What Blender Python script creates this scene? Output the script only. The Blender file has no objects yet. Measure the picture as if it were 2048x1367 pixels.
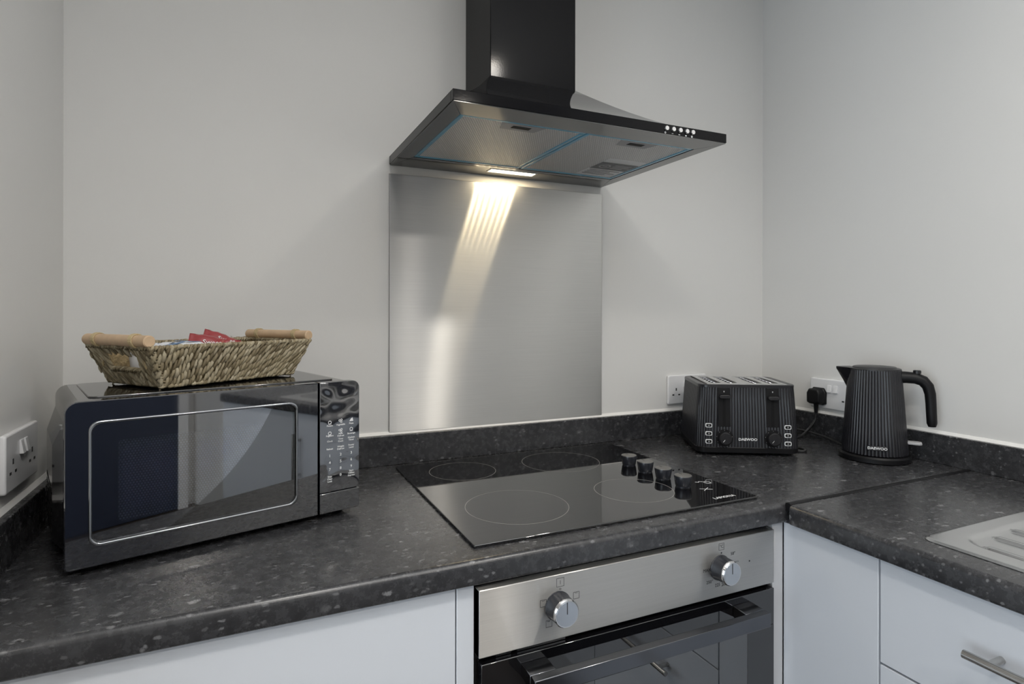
import bpy, bmesh, math, random
from math import pi, sin, cos, radians
from mathutils import Vector, Matrix
random.seed(7)
SC = bpy.context.scene
C = SC.collection

# ------------------------------------------------------------------ camera
F_PX, PY = 1174.83, 625.65
YAW, ROLL = 0.4284, 0.0014
cam_d = bpy.data.cameras.new('camera'); cam = bpy.data.objects.new('camera', cam_d); C.objects.link(cam)
cam_d.sensor_width = 36; cam_d.lens = F_PX / 2048 * 36
cam_d.shift_y = -(683.5 - PY) / 2048
cam_d.clip_start = 0.02
fw = Vector((sin(YAW), cos(YAW), 0)); rt = Vector((cos(YAW), -sin(YAW), 0)); up = Vector((0, 0, 1))
r2 = rt * cos(ROLL) + up * sin(ROLL); u2 = up * cos(ROLL) - rt * sin(ROLL)
m = Matrix((r2, u2, -fw)).transposed().to_4x4(); m.translation = Vector((-0.6163, -1.4026, 0.3609))
cam.matrix_world = m
SC.camera = cam

# ------------------------------------------------------------------ world, lights, exposure
SC.view_settings.view_transform = 'Standard'
SC.view_settings.look = 'None'
SC.view_settings.exposure = 0.63
SC.cycles.caustics_reflective = False; SC.cycles.caustics_refractive = False
SC.view_settings.gamma = 1.0
SC.view_settings.use_curve_mapping = False
W = bpy.data.worlds.new('world'); SC.world = W; W.use_nodes = True
bg = W.node_tree.nodes['Background']; bg.inputs[0].default_value = (0.72, 0.85, 1.0, 1); bg.inputs[1].default_value = 0.9

ZF, ZC = -0.90, 1.50          # floor and ceiling heights (worktop top is z = 0)
XL, XR = -0.936, 0.922        # kitchen recess side walls
ROOM_X0, ROOM_Y0 = -2.7, -3.4
WIN = (-3.1, -1.0, -0.86, 1.2)     # patio window y0,y1,z0,z1 in the far left wall
def area(name, loc, rot, sx, sy, power, col):
    l = bpy.data.lights.new(name, 'AREA'); l.shape = 'RECTANGLE'; l.size = sx; l.size_y = sy; l.energy = power; l.color = col
    o = bpy.data.objects.new(name, l); C.objects.link(o); o.location = loc; o.rotation_euler = rot
    return o
area('daylight', (ROOM_X0 - 0.25, (WIN[0] + WIN[1]) / 2, (WIN[2] + WIN[3]) / 2), (pi / 2, 0, -pi / 2), WIN[1] - WIN[0], WIN[3] - WIN[2], 25, (0.88, 0.94, 1.0))
# added unseen spot, bounced off the ceiling to even out the wall light
fl = bpy.data.lights.new('added_bounce_fill', 'SPOT'); fl.energy = 150; fl.color = (1.0, 1.0, 1.0); fl.spot_size = radians(92); fl.spot_blend = 0.9; fl.shadow_soft_size = 0.05
flo = bpy.data.objects.new('added_bounce_fill', fl); C.objects.link(flo); flo.location = (-0.30, -1.95, 0.30)
flo.rotation_euler = (Vector((-0.15, -1.62, 1.5)) - flo.location).to_track_quat('-Z', 'Y').to_euler()
DOWNLIGHT_W = 17.0
DOWNLIGHTS = [(0.41, -1.41), (-0.42, -1.45), (0.47, -2.60), (-0.38, -2.60), (-1.7, -1.5), (-1.7, -2.6)]

# ------------------------------------------------------------------ materials
def new_mat(name):
    mt = bpy.data.materials.new(name); mt.use_nodes = True
    return mt, mt.node_tree.nodes, mt.node_tree.links, mt.node_tree.nodes['Principled BSDF']
def mat(name, col, rough=0.5, metal=0.0, spec=0.5, coat=0.0, coat_rough=0.03, bump=None, emit=None, var=None, ior=1.5):
    """plain principled material; bump=(scale, strength, distance); var=(scale, amount) mottles the colour"""
    mt, N, L, p = new_mat(name)
    p.inputs['Base Color'].default_value = (*col, 1); p.inputs['Roughness'].default_value = rough
    p.inputs['Metallic'].default_value = metal; p.inputs['Specular IOR Level'].default_value = spec
    p.inputs['Coat Weight'].default_value = coat; p.inputs['Coat Roughness'].default_value = coat_rough
    p.inputs['IOR'].default_value = ior
    tc = N.new('ShaderNodeTexCoord')
    if emit:
        p.inputs['Emission Color'].default_value = (*emit[0], 1); p.inputs['Emission Strength'].default_value = emit[1]
    if var:
        n = N.new('ShaderNodeTexNoise'); n.inputs['Scale'].default_value = var[0]; n.inputs['Detail'].default_value = 4
        L.new(tc.outputs['Object'], n.inputs['Vector'])
        mx = N.new('ShaderNodeMix'); mx.data_type = 'RGBA'
        mx.inputs[6].default_value = (*[c * (1 - var[1]) for c in col], 1); mx.inputs[7].default_value = (*[min(1, c * (1 + var[1])) for c in col], 1)
        L.new(n.outputs['Fac'], mx.inputs[0]); L.new(mx.outputs[2], p.inputs['Base Color'])
    if bump:
        n = N.new('ShaderNodeTexNoise'); n.inputs['Scale'].default_value = bump[0]; n.inputs['Detail'].default_value = bump[3] if len(bump) > 3 else 3
        L.new(tc.outputs['Object'], n.inputs['Vector'])
        b = N.new('ShaderNodeBump'); b.inputs['Strength'].default_value = bump[1]; b.inputs['Distance'].default_value = bump[2]
        L.new(n.outputs['Fac'], b.inputs['Height']); L.new(b.outputs['Normal'], p.inputs['Normal'])
    return mt
M = {}
M['wall'] = mat('wall_paint', (0.70, 0.695, 0.68), 0.75, spec=0.25, bump=(60, 0.12, 0.002))
M['ceiling'] = mat('ceiling_paint', (0.80, 0.80, 0.79), 0.9, spec=0.1, bump=(40, 0.1, 0.002))
M['sealant'] = mat('white_sealant', (0.80, 0.79, 0.77), 0.4)
M['white_gloss'] = mat('white_gloss_laminate', (0.62, 0.65, 0.70), 0.16, spec=0.5)
M['white_edge'] = mat('white_melamine', (0.60, 0.61, 0.63), 0.4)
M['white_plastic'] = mat('white_plastic', (0.74, 0.74, 0.75), 0.22)
M['pin_dark'] = mat('socket_dark', (0.02, 0.02, 0.02), 0.6)
M['black_gloss'] = mat('black_gloss_enamel', (0.005, 0.005, 0.006), 0.09, ior=1.24, bump=(260, 0.04, 0.0006))
M['black_gloss_canopy'] = mat('black_gloss_canopy', (0.010, 0.010, 0.011), 0.04, ior=2.3)
M['black_panel'] = mat('microwave_mirror_black', (0.005, 0.006, 0.010), 0.03, ior=2.8)
M['black_body'] = mat('microwave_black_enamel', (0.011, 0.011, 0.012), 0.07, ior=2.2)
M['black_film'] = mat('film_covered_panel', (0.005, 0.006, 0.010), 0.04, ior=2.9, bump=(34, 0.30, 0.004, 0))
M['added_door_dark'] = mat('added_door_navy', (0.035, 0.045, 0.075), 0.35)  # dark navy of the door added for the microwave reflection
M['cavity'] = mat('dark_cavity', (0.003, 0.003, 0.0035), 0.6, spec=0.2)
M['bezel'] = mat('dark_chrome_bead', (0.34, 0.35, 0.37), 0.12, metal=1.0)
M['print_white'] = mat('white_print', (0.78, 0.79, 0.80), 0.5)
M['print_grey'] = mat('grey_print', (0.42, 0.42, 0.43), 0.5)
M['print_dark'] = mat('dark_print', (0.025, 0.025, 0.028), 0.5)
M['chrome'] = mat('chrome', (0.72, 0.72, 0.73), 0.10, metal=1.0)
M['satin'] = mat('satin_chrome', (0.55, 0.57, 0.60), 0.28, metal=1.0)
M['knob_face'] = mat('satin_knob_face', (0.62, 0.65, 0.69), 0.22, metal=1.0)
M['dark_chrome'] = mat('dark_chrome', (0.16, 0.165, 0.18), 0.16, metal=1.0)
M['brushed_bar'] = mat('brushed_steel_bar', (0.50, 0.49, 0.47), 0.26, metal=1.0)
M['hob_glass'] = mat('black_ceramic_glass', (0.004, 0.004, 0.005), 0.02, ior=2.0)
M['ring_print'] = mat('hob_ring_print', (0.22, 0.215, 0.20), 0.35)
M['knob_side'] = mat('knob_side', (0.020, 0.022, 0.028), 0.22, spec=0.5)
M['knob_top'] = mat('hob_knob_top', (0.20, 0.195, 0.185), 0.38, metal=0.6)
M['matte_black'] = mat('matte_black_plastic', (0.010, 0.010, 0.012), 0.34, spec=0.5)
M['soft_black'] = mat('soft_black_plastic', (0.005, 0.005, 0.006), 0.45, spec=0.25)
M['ribbed'] = mat('ribbed_black_plastic', (0.011, 0.011, 0.014), 0.30, spec=0.6)
M['grey_plate'] = mat('toaster_grey_plate', (0.62, 0.62, 0.62), 0.36, metal=0.8)
M['lid_grey'] = mat('kettle_lid', (0.028, 0.028, 0.030), 0.40, spec=0.5)
M['cable'] = mat('black_cable', (0.016, 0.016, 0.017), 0.33)
M['blue_film'] = mat('blue_protective_film', (0.09, 0.40, 0.60), 0.18, spec=0.7)
M['sticker'] = mat('grey_sticker', (0.90, 0.90, 0.90), 0.5)
M['sticker_dark'] = mat('dark_sticker_band', (0.10, 0.10, 0.11), 0.5)
M['wood'] = mat('pale_wood', (0.56, 0.40, 0.255), 0.5, var=(60, 0.18))
M['raffia'] = mat('raffia_tie', (0.46, 0.36, 0.20), 0.6, var=(300, 0.25))
M['sachet_red'] = mat('red_foil', (0.30, 0.045, 0.050), 0.34, spec=0.6, bump=(90, 0.3, 0.003))
M['sachet_white'] = mat('white_paper_sachet', (0.66, 0.68, 0.71), 0.5, bump=(60, 0.3, 0.003))
M['sachet_blue'] = mat('blue_print', (0.16, 0.25, 0.40), 0.5)
M['sink'] = mat('sink_steel', (0.66, 0.66, 0.66), 0.24, metal=1.0)
M['floor'] = mat('dark_wood_floor', (0.050, 0.042, 0.036), 0.35, var=(9, 0.5))
M['frame_white'] = mat('window_frame_white', (0.8, 0.8, 0.8), 0.4)
M['oven_interior'] = mat('oven_interior', (0.055, 0.06, 0.07), 0.4)
M['black_metal'] = mat('black_metal', (0.012, 0.012, 0.013), 0.3, spec=0.6)
M['lamp_glow'] = mat('lamp_diffuser', (0.9, 0.88, 0.8), 0.4, emit=((1.0, 0.87, 0.62), 9.0))
M['downlight_glow'] = mat('downlight_lens', (0.9, 0.9, 0.9), 0.4, emit=((1.0, 0.90, 0.76), 30.0))

def worktop_mat():
    mt, N, L, p = new_mat('slate_speckled_laminate')
    tc = N.new('ShaderNodeTexCoord')
    def noise(sc, det, rough=0.5):
        n = N.new('ShaderNodeTexNoise'); n.inputs['Scale'].default_value = sc; n.inputs['Detail'].default_value = det; n.inputs['Roughness'].default_value = rough
        L.new(tc.outputs['Object'], n.inputs['Vector']); return n
    n1, n2, n3 = noise(70, 6, 0.75), noise(14, 4, 0.6), noise(160, 3)
    mxn = N.new('ShaderNodeMath'); mxn.operation = 'MULTIPLY_ADD'; mxn.inputs[1].default_value = 0.72
    sc2 = N.new('ShaderNodeMath'); sc2.operation = 'MULTIPLY'; sc2.inputs[1].default_value = 0.28
    L.new(n2.outputs['Fac'], sc2.inputs[0]); L.new(n1.outputs['Fac'], mxn.inputs[0]); L.new(sc2.outputs[0], mxn.inputs[2])
    r1 = N.new('ShaderNodeValToRGB'); e = r1.color_ramp.elements
    e[0].position = 0.37; e[0].color = (0.019, 0.0193, 0.0215, 1); e[1].position = 0.67; e[1].color = (0.053, 0.054, 0.058, 1)
    L.new(mxn.outputs[0], r1.inputs['Fac'])
    col = r1.outputs['Color']
    # two sizes of sparse pale flecks: distorted voronoi cores of a few random cells
    for scale, size, keep, amt in ((34, 0.25, 0.55, 0.8), (80, 0.29, 0.45, 0.65)):
        ad = N.new('ShaderNodeVectorMath'); ad.operation = 'MULTIPLY_ADD'; ad.inputs[1].default_value = (0.014 * 30 / scale,) * 3
        L.new(n3.outputs['Color'], ad.inputs[0]); L.new(tc.outputs['Object'], ad.inputs[2])
        mp = N.new('ShaderNodeMapping'); mp.inputs['Scale'].default_value = (0.75, 1.5, 1.5); mp.inputs['Rotation'].default_value = (0, 0, 0.25)
        v = N.new('ShaderNodeTexVoronoi'); v.inputs['Scale'].default_value = scale
        L.new(ad.outputs[0], mp.inputs['Vector']); L.new(mp.outputs['Vector'], v.inputs['Vector'])
        mr = N.new('ShaderNodeMapRange'); mr.inputs[1].default_value = size; mr.inputs[2].default_value = size - 0.10
        L.new(v.outputs['Distance'], mr.inputs[0])
        sep = N.new('ShaderNodeSeparateColor'); L.new(v.outputs['Color'], sep.inputs[0])
        gt = N.new('ShaderNodeMath'); gt.operation = 'GREATER_THAN'; gt.inputs[1].default_value = keep; L.new(sep.outputs[0], gt.inputs[0])
        mu = N.new('ShaderNodeMath'); mu.operation = 'MULTIPLY'; L.new(mr.outputs[0], mu.inputs[0]); L.new(gt.outputs[0], mu.inputs[1])
        mu2 = N.new('ShaderNodeMath'); mu2.operation = 'MULTIPLY'; L.new(mu.outputs[0], mu2.inputs[0]); L.new(sep.outputs[1], mu2.inputs[1])
        mu3 = N.new('ShaderNodeMath'); mu3.operation = 'MULTIPLY'; mu3.inputs[1].default_value = amt; L.new(mu2.outputs[0], mu3.inputs[0])
        mx = N.new('ShaderNodeMix'); mx.data_type = 'RGBA'; mx.inputs[7].default_value = (0.23, 0.232, 0.24, 1)
        L.new(mu3.outputs[0], mx.inputs[0]); L.new(col, mx.inputs[6]); col = mx.outputs[2]
    L.new(col, p.inputs['Base Color'])
    mr = N.new('ShaderNodeMapRange'); mr.inputs[3].default_value = 0.20; mr.inputs[4].default_value = 0.34
    L.new(n1.outputs['Fac'], mr.inputs[0]); L.new(mr.outputs[0], p.inputs['Roughness'])
    p.inputs['IOR'].default_value = 1.58
    b = N.new('ShaderNodeBump'); b.inputs['Strength'].default_value = 0.10; b.inputs['Distance'].default_value = 0.001
    L.new(n3.outputs['Fac'], b.inputs['Height']); L.new(b.outputs['Normal'], p.inputs['Normal'])
    return mt
M['worktop'] = worktop_mat()

def brushed_mat(name, col, rough, aniso, soft):
    """steel brushed along object x: a narrow lobe along the brushing, a wide one across it, plus a soft lobe"""
    mt, N, L, p = new_mat(name)
    tc = N.new('ShaderNodeTexCoord')
    mp = N.new('ShaderNodeMapping'); mp.inputs['Scale'].default_value = (6, 900, 900)
    n = N.new('ShaderNodeTexNoise'); n.inputs['Scale'].default_value = 1.0; n.inputs['Detail'].default_value = 3
    L.new(tc.outputs['Object'], mp.inputs[0]); L.new(mp.outputs[0], n.inputs['Vector'])
    mx = N.new('ShaderNodeMix'); mx.data_type = 'RGBA'
    mx.inputs[6].default_value = (*[c * 0.92 for c in col], 1); mx.inputs[7].default_value = (*[c * 1.08 for c in col], 1)
    L.new(n.outputs['Fac'], mx.inputs[0])
    g = N.new('ShaderNodeBsdfAnisotropic'); g.inputs['Roughness'].default_value = rough; g.inputs['Anisotropy'].default_value = aniso
    L.new(mx.outputs[2], g.inputs['Color'])
    cx = N.new('ShaderNodeCombineXYZ'); cx.inputs[0].default_value = 1.0
    vt = N.new('ShaderNodeVectorTransform'); vt.vector_type = 'VECTOR'; vt.convert_from = 'OBJECT'; vt.convert_to = 'WORLD'
    L.new(cx.outputs[0], vt.inputs[0]); L.new(vt.outputs[0], g.inputs['Tangent'])
    L.new(mx.outputs[2], p.inputs['Base Color']); p.inputs['Metallic'].default_value = 1.0; p.inputs['Roughness'].default_value = 0.42
    ms = N.new('ShaderNodeMixShader'); ms.inputs[0].default_value = soft
    L.new(g.outputs[0], ms.inputs[1]); L.new(p.outputs[0], ms.inputs[2]); L.new(ms.outputs[0], N['Material Output'].inputs['Surface'])
    return mt
M['splash'] = brushed_mat('brushed_steel_splashback', (0.74, 0.735, 0.715), 0.36, 0.80, 0.30)
M['oven_steel'] = brushed_mat('brushed_steel_oven_panel', (0.62, 0.61, 0.59), 0.34, 0.78, 0.25)

def glass_mat(name, tint, ior=1.5, rough=0.0):
    mt, N, L, p = new_mat(name); N.remove(p)
    out = N['Material Output']
    tr = N.new('ShaderNodeBsdfTransparent'); tr.inputs[0].default_value = (*tint, 1)
    gl = N.new('ShaderNodeBsdfGlossy'); gl.inputs['Roughness'].default_value = rough
    fr = N.new('ShaderNodeFresnel'); fr.inputs['IOR'].default_value = ior
    mx = N.new('ShaderNodeMixShader')
    L.new(fr.outputs[0], mx.inputs[0]); L.new(tr.outputs[0], mx.inputs[1]); L.new(gl.outputs[0], mx.inputs[2]); L.new(mx.outputs[0], out.inputs['Surface'])
    return mt
M['mw_glass'] = glass_mat('microwave_window_glass', (0.86, 0.87, 0.90), 2.9)
M['oven_glass'] = glass_mat('oven_door_glass', (0.60, 0.62, 0.64), 3.3)
M['window_glass'] = glass_mat('clear_window_glass', (0.97, 0.98, 0.98), 1.45)
M['wrap'] = glass_mat('clear_wrap', (0.9, 0.9, 0.9), 1.45, 0.1)

def dot_mat(name, pitch, radius, dot, gap, metal, rough, ax=(0, 2), bump=0.0):
    """hexagonal dot grid in object space (perforated screen / embossed filter)"""
    mt, N, L, p = new_mat(name)
    tc = N.new('ShaderNodeTexCoord'); sp = N.new('ShaderNodeSeparateXYZ'); L.new(tc.outputs['Object'], sp.inputs[0])
    def mth(op, a, b=None):
        n = N.new('ShaderNodeMath'); n.operation = op
        for i, x in enumerate((a, b)):
            if x is None: continue
            if isinstance(x, (int, float)): n.inputs[i].default_value = x
            else: L.new(x, n.inputs[i])
        return n.outputs[0]
    u = mth('DIVIDE', sp.outputs[ax[0]], pitch); w = mth('DIVIDE', sp.outputs[ax[1]], pitch * 1.732)
    def cell(du, dw):
        a = mth('SUBTRACT', mth('FRACT', mth('ADD', u, du)), 0.5); b = mth('MULTIPLY', mth('SUBTRACT', mth('FRACT', mth('ADD', w, dw)), 0.5), 1.732)
        return mth('SQRT', mth('ADD', mth('MULTIPLY', a, a), mth('MULTIPLY', b, b)))
    d = mth('MINIMUM', cell(0, 0), cell(0.5, 0.5))
    mr = N.new('ShaderNodeMapRange'); mr.inputs[1].default_value = radius; mr.inputs[2].default_value = radius + 0.10
    L.new(d, mr.inputs[0])
    mx = N.new('ShaderNodeMix'); mx.data_type = 'RGBA'; mx.inputs[6].default_value = (*dot, 1); mx.inputs[7].default_value = (*gap, 1)
    L.new(mr.outputs[0], mx.inputs[0]); L.new(mx.outputs[2], p.inputs['Base Color'])
    p.inputs['Metallic'].default_value = metal; p.inputs['Roughness'].default_value = rough
    if bump:
        b = N.new('ShaderNodeBump'); b.inputs['Strength'].default_value = bump; b.inputs['Distance'].default_value = pitch * 0.3; b.invert = True
        L.new(d, b.inputs['Height']); L.new(b.outputs['Normal'], p.inputs['Normal'])
    return mt
M['mw_screen'] = dot_mat('perforated_screen', 0.0040, 0.28, (0.80, 0.85, 0.93), (0.02, 0.02, 0.024), 0.0, 0.35)
M['filter'] = dot_mat('aluminium_grease_filter', 0.0050, 0.22, (0.95, 0.94, 0.92), (0.55, 0.54, 0.53), 0.1, 0.38, (0, 1), 0.7)

def straw_mat():
    mt, N, L, p = new_mat('seagrass')
    g = N.new('ShaderNodeNewGeometry'); r = N.new('ShaderNodeValToRGB'); e = r.color_ramp.elements
    e[0].position = 0.0; e[0].color = (0.19, 0.148, 0.085, 1); e[1].position = 1.0; e[1].color = (0.56, 0.49, 0.35, 1)
    k = e.new(0.45); k.color = (0.38, 0.315, 0.195, 1)
    L.new(g.outputs['Random Per Island'], r.inputs['Fac'])
    tc = N.new('ShaderNodeTexCoord'); n = N.new('ShaderNodeTexNoise'); n.inputs['Scale'].default_value = 500; L.new(tc.outputs['Object'], n.inputs['Vector'])
    mx = N.new('ShaderNodeMix'); mx.data_type = 'RGBA'; mx.blend_type = 'MULTIPLY'; mx.inputs[0].default_value = 0.5
    L.new(r.outputs[0], mx.inputs[6]); L.new(n.outputs['Fac'], mx.inputs[7]); L.new(mx.outputs[2], p.inputs['Base Color'])
    p.inputs['Roughness'].default_value = 0.55; p.inputs['Specular IOR Level'].default_value = 0.35
    return mt
M['straw'] = straw_mat()
M['straw_dark'] = mat('seagrass_core', (0.26, 0.195, 0.10), 0.8, bump=(160, 1.0, 0.006), var=(140, 0.7))

# ------------------------------------------------------------------ builders
class B:
    def __init__(self): self.v = []; self.f = []
    def add(self, vs, fs):
        k = len(self.v); self.v += [tuple(a) for a in vs]; self.f += [tuple(i + k for i in f) for f in fs]; return self
    def box(self, x0, x1, y0, y1, z0, z1):
        v = [(x, y, z) for z in (z0, z1) for y in (y0, y1) for x in (x0, x1)]
        return self.add(v, [(0, 2, 3, 1), (4, 5, 7, 6), (0, 1, 5, 4), (2, 6, 7, 3), (0, 4, 6, 2), (1, 3, 7, 5)])
    def prism(self, poly, a0, a1, axis='z', cap=True):
        """poly: list of 2D points; axis z -> (x,y), x -> (y,z), y -> (x,z)"""
        def P(p, a): return (p[0], p[1], a) if axis == 'z' else (a, p[0], p[1]) if axis == 'x' else (p[0], a, p[1])
        n = len(poly); v = [P(p, a0) for p in poly] + [P(p, a1) for p in poly]
        f = [(i, (i + 1) % n, n + (i + 1) % n, n + i) for i in range(n)]
        if cap: f += [tuple(range(n - 1, -1, -1)), tuple(range(n, 2 * n))]
        return self.add(v, f)
    def loft(self, rings, cap0=True, cap1=True, closed=True):
        n = len(rings[0]); v = [p for r in rings for p in r]; f = []
        for k in range(len(rings) - 1):
            for i in range(n if closed else n - 1):
                j = (i + 1) % n
                f.append((k * n + i, k * n + j, (k + 1) * n + j, (k + 1) * n + i))
        if cap0: f.append(tuple(range(n - 1, -1, -1)))
        if cap1: f.append(tuple((len(rings) - 1) * n + i for i in range(n)))
        return self.add(v, f)
    def lathe(self, prof, c=(0, 0, 0), n=32, axis='z', cap0=True, cap1=True):
        R = []
        for r, h in prof:
            ring = []
            for i in range(n):
                a = 2 * pi * i / n
                p = (r * cos(a), r * sin(a), h) if axis == 'z' else (r * cos(a), h, r * sin(a)) if axis == 'y' else (h, r * cos(a), r * sin(a))
                ring.append((p[0] + c[0], p[1] + c[1], p[2] + c[2]))
            R.append(ring)
        return self.loft(R, cap0, cap1)
    def tube(self, pts, rad, n=10, cap=True, flat=1.0, upv=(0, 0, 1)):
        pts = [Vector(p) for p in pts]; R = []
        for i, p in enumerate(pts):
            t = (pts[min(i + 1, len(pts) - 1)] - pts[max(i - 1, 0)]).normalized()
            u = Vector(upv); s = t.cross(u)
            if s.length < 1e-4: s = t.cross(Vector((1, 0, 0)))
            s.normalize(); u = s.cross(t)
            r = rad[i] if isinstance(rad, (list, tuple)) else rad
            R.append([p + s * (r * cos(2 * pi * k / n)) + u * (r * flat * sin(2 * pi * k / n)) for k in range(n)])
        return self.loft(R, cap, cap)
    def ring(self, c, r0, r1, z0, z1, n=64, axis='z'):
        R = []
        for r, h in ((r0, z0), (r1, z0), (r1, z1), (r0, z1)):
            R.append([(c[0] + r * cos(2 * pi * i / n), c[1] + r * sin(2 * pi * i / n), h) if axis == 'z' else
                      (c[0] + r * cos(2 * pi * i / n), h, c[1] + r * sin(2 * pi * i / n)) for i in range(n)])
        k = len(self.v); v = [p for q in R for p in q]; f = []
        for a in range(4):
            b = (a + 1) % 4
            for i in range(n):
                j = (i + 1) % n; f.append((a * n + i, a * n + j, b * n + j, b * n + i))
        return self.add(v, f)
    def frame(self, x0, x1, z0, z1, w, y0, y1, axis='y'):
        """rectangular outline of bar width w"""
        def bx(a, b, c, d):
            if axis == 'y': self.box(a, b, y0, y1, c, d)
            else: self.box(a, b, c, d, y0, y1)
        bx(x0, x1, z0, z0 + w); bx(x0, x1, z1 - w, z1); bx(x0, x0 + w, z0 + w, z1 - w); bx(x1 - w, x1, z0 + w, z1 - w)
        return self
def rrect(x0, x1, y0, y1, r, n=6):
    """rounded rectangle outline; r a number or 4 radii for (x1y1, x0y1, x0y0, x1y0)"""
    rs = r if isinstance(r, (tuple, list)) else (r,) * 4
    P = []
    for (cx, cy, a0), q in zip(((x1, y1, 0), (x0, y1, 90), (x0, y0, 180), (x1, y0, 270)), rs):
        ox = cx - q if cx == x1 else cx + q; oy = cy - q if cy == y1 else cy + q
        for i in range(n + 1):
            a = radians(a0 + 90 * i / n); P.append((ox + q * cos(a), oy + q * sin(a)))
    return P
def mesh_of(b, name):
    me = bpy.data.meshes.new(name); me.from_pydata(b.v, [], b.f)
    bm = bmesh.new(); bm.from_mesh(me); bmesh.ops.recalc_face_normals(bm, faces=bm.faces); bm.to_mesh(me); bm.free()
    return me
def obj(name, b, mt, parent=None, bevel=0, seg=2, smooth=True, loc=None, angle=35):
    me = mesh_of(b, name) if isinstance(b, B) else b
    if mt: me.materials.append(M[mt])
    if smooth:
        me.shade_smooth(); me.set_sharp_from_angle(angle=radians(angle))
    o = bpy.data.objects.new(name, me); C.objects.link(o)
    if parent: o.parent = parent
    if loc: o.location = loc
    if bevel:
        md = o.modifiers.new('bevel', 'BEVEL'); md.width = bevel; md.segments = seg; md.limit_method = 'ANGLE'; md.angle_limit = radians(40); md.harden_normals = False
    return o
def tag(o, label=None, cat=None, group=None, kind=None):
    if label: o['label'] = label
    if cat: o['category'] = cat
    if group: o['group'] = group
    if kind: o['kind'] = kind
    return o
def empty(name, loc, rz, label, cat, group=None):
    o = bpy.data.objects.new(name, None); C.objects.link(o); o.location = loc; o.rotation_euler = (0, 0, rz); o.empty_display_size = 0.02
    return tag(o, label, cat, group)
def text(name, s, size, mt, parent, loc, rot=(pi / 2, 0, 0), align='CENTER', bold=0.0, sx=1.0):
    cu = bpy.data.curves.new(name, 'FONT'); cu.body = s; cu.size = size; cu.align_x = align; cu.align_y = 'CENTER'; cu.extrude = 0.0001; cu.offset = bold; cu.resolution_u = 2
    t = bpy.data.objects.new(name, cu); C.objects.link(t)
    me = bpy.data.meshes.new_from_object(t); C.objects.unlink(t); bpy.data.objects.remove(t)
    me.materials.clear(); me.materials.append(M[mt])
    o = bpy.data.objects.new(name, me); C.objects.link(o); o.parent = parent; o.location = loc; o.rotation_euler = rot; o.scale = (sx, 1, 1)
    return o

# ------------------------------------------------------------------ room shell
def struct(name, b, mt, parent=None, **k):
    return tag(obj(name, b, mt, parent, smooth=False, **k), kind='structure')
T = 0.12
struct('floor', B().box(ROOM_X0 - T, XR + T, ROOM_Y0 - T, T, ZF - 0.1, ZF), 'floor')
struct('ceiling', B().box(ROOM_X0 - T, XR + T, ROOM_Y0 - T, T, ZC, ZC + 0.1), 'ceiling')
struct('wall_back', B().box(XL - T, XR + T, 0, T, ZF, ZC), 'wall')
struct('wall_right', B().box(XR, XR + T, ROOM_Y0, 0, ZF, ZC), 'wall')
struct('wall_left', B().box(XL - T, XL, -0.72, 0, ZF, ZC), 'wall')
struct('wall_side', B().box(ROOM_X0, XL - T, -0.72, -0.72 + T, ZF, ZC), 'wall')
struct('wall_rear', B().box(ROOM_X0 - T, XR + T, ROOM_Y0 - T, ROOM_Y0, ZF, ZC), 'wall')
b = B(); fx0, fx1 = ROOM_X0 - T, ROOM_X0
b.box(fx0, fx1, ROOM_Y0, WIN[0], ZF, ZC); b.box(fx0, fx1, WIN[1], -0.6, ZF, ZC)
b.box(fx0, fx1, WIN[0], WIN[1], ZF, WIN[2]); b.box(fx0, fx1, WIN[0], WIN[1], WIN[3], ZC)
struct('wall_far_left', b, 'wall')
wmid = (WIN[0] + WIN[1]) / 2; wx0, wx1 = ROOM_X0 - 0.09, ROOM_X0 - 0.03
b = B().box(wx0, wx1, WIN[0], WIN[1], WIN[2], WIN[2] + 0.06).box(wx0, wx1, WIN[0], WIN[1], WIN[3] - 0.06, WIN[3])
b.box(wx0, wx1, WIN[0], WIN[0] + 0.06, WIN[2] + 0.06, WIN[3] - 0.06).box(wx0, wx1, WIN[1] - 0.06, WIN[1], WIN[2] + 0.06, WIN[3] - 0.06)
win = struct('window_1', b, 'frame_white')
obj('window_mullion', B().box(wx0, wx1, wmid - 0.05, wmid + 0.05, WIN[2] + 0.06, WIN[3] - 0.06), 'frame_white', win)
for y0, y1 in ((WIN[0] + 0.06, wmid - 0.05), (wmid + 0.05, WIN[1] - 0.06)):
    obj('window_pane', B().box(ROOM_X0 - 0.062, ROOM_X0 - 0.058, y0, y1, WIN[2] + 0.06, WIN[3] - 0.06), 'window_glass', win)
dd = struct('added_dark_door', B().box(-0.02, 0.80, ROOM_Y0 + 0.001, ROOM_Y0 + 0.040, ZF + 0.005, 1.10), 'added_door_dark')  # unseen door, added as a dark shape for the microwave front to mirror
obj('added_door_frame', B().box(-0.08, -0.02, ROOM_Y0 + 0.001, ROOM_Y0 + 0.05, ZF, 1.16).box(0.80, 0.86, ROOM_Y0 + 0.001, ROOM_Y0 + 0.05, ZF, 1.16).box(-0.02, 0.80, ROOM_Y0 + 0.001, ROOM_Y0 + 0.05, 1.10, 1.16), 'frame_white', dd)
obj('added_door_handle', B().tube([(0.05, ROOM_Y0 + 0.04, 0.1), (0.05, ROOM_Y0 + 0.09, 0.1), (0.16, ROOM_Y0 + 0.09, 0.1)], 0.009, 10), 'satin', dd)
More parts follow.
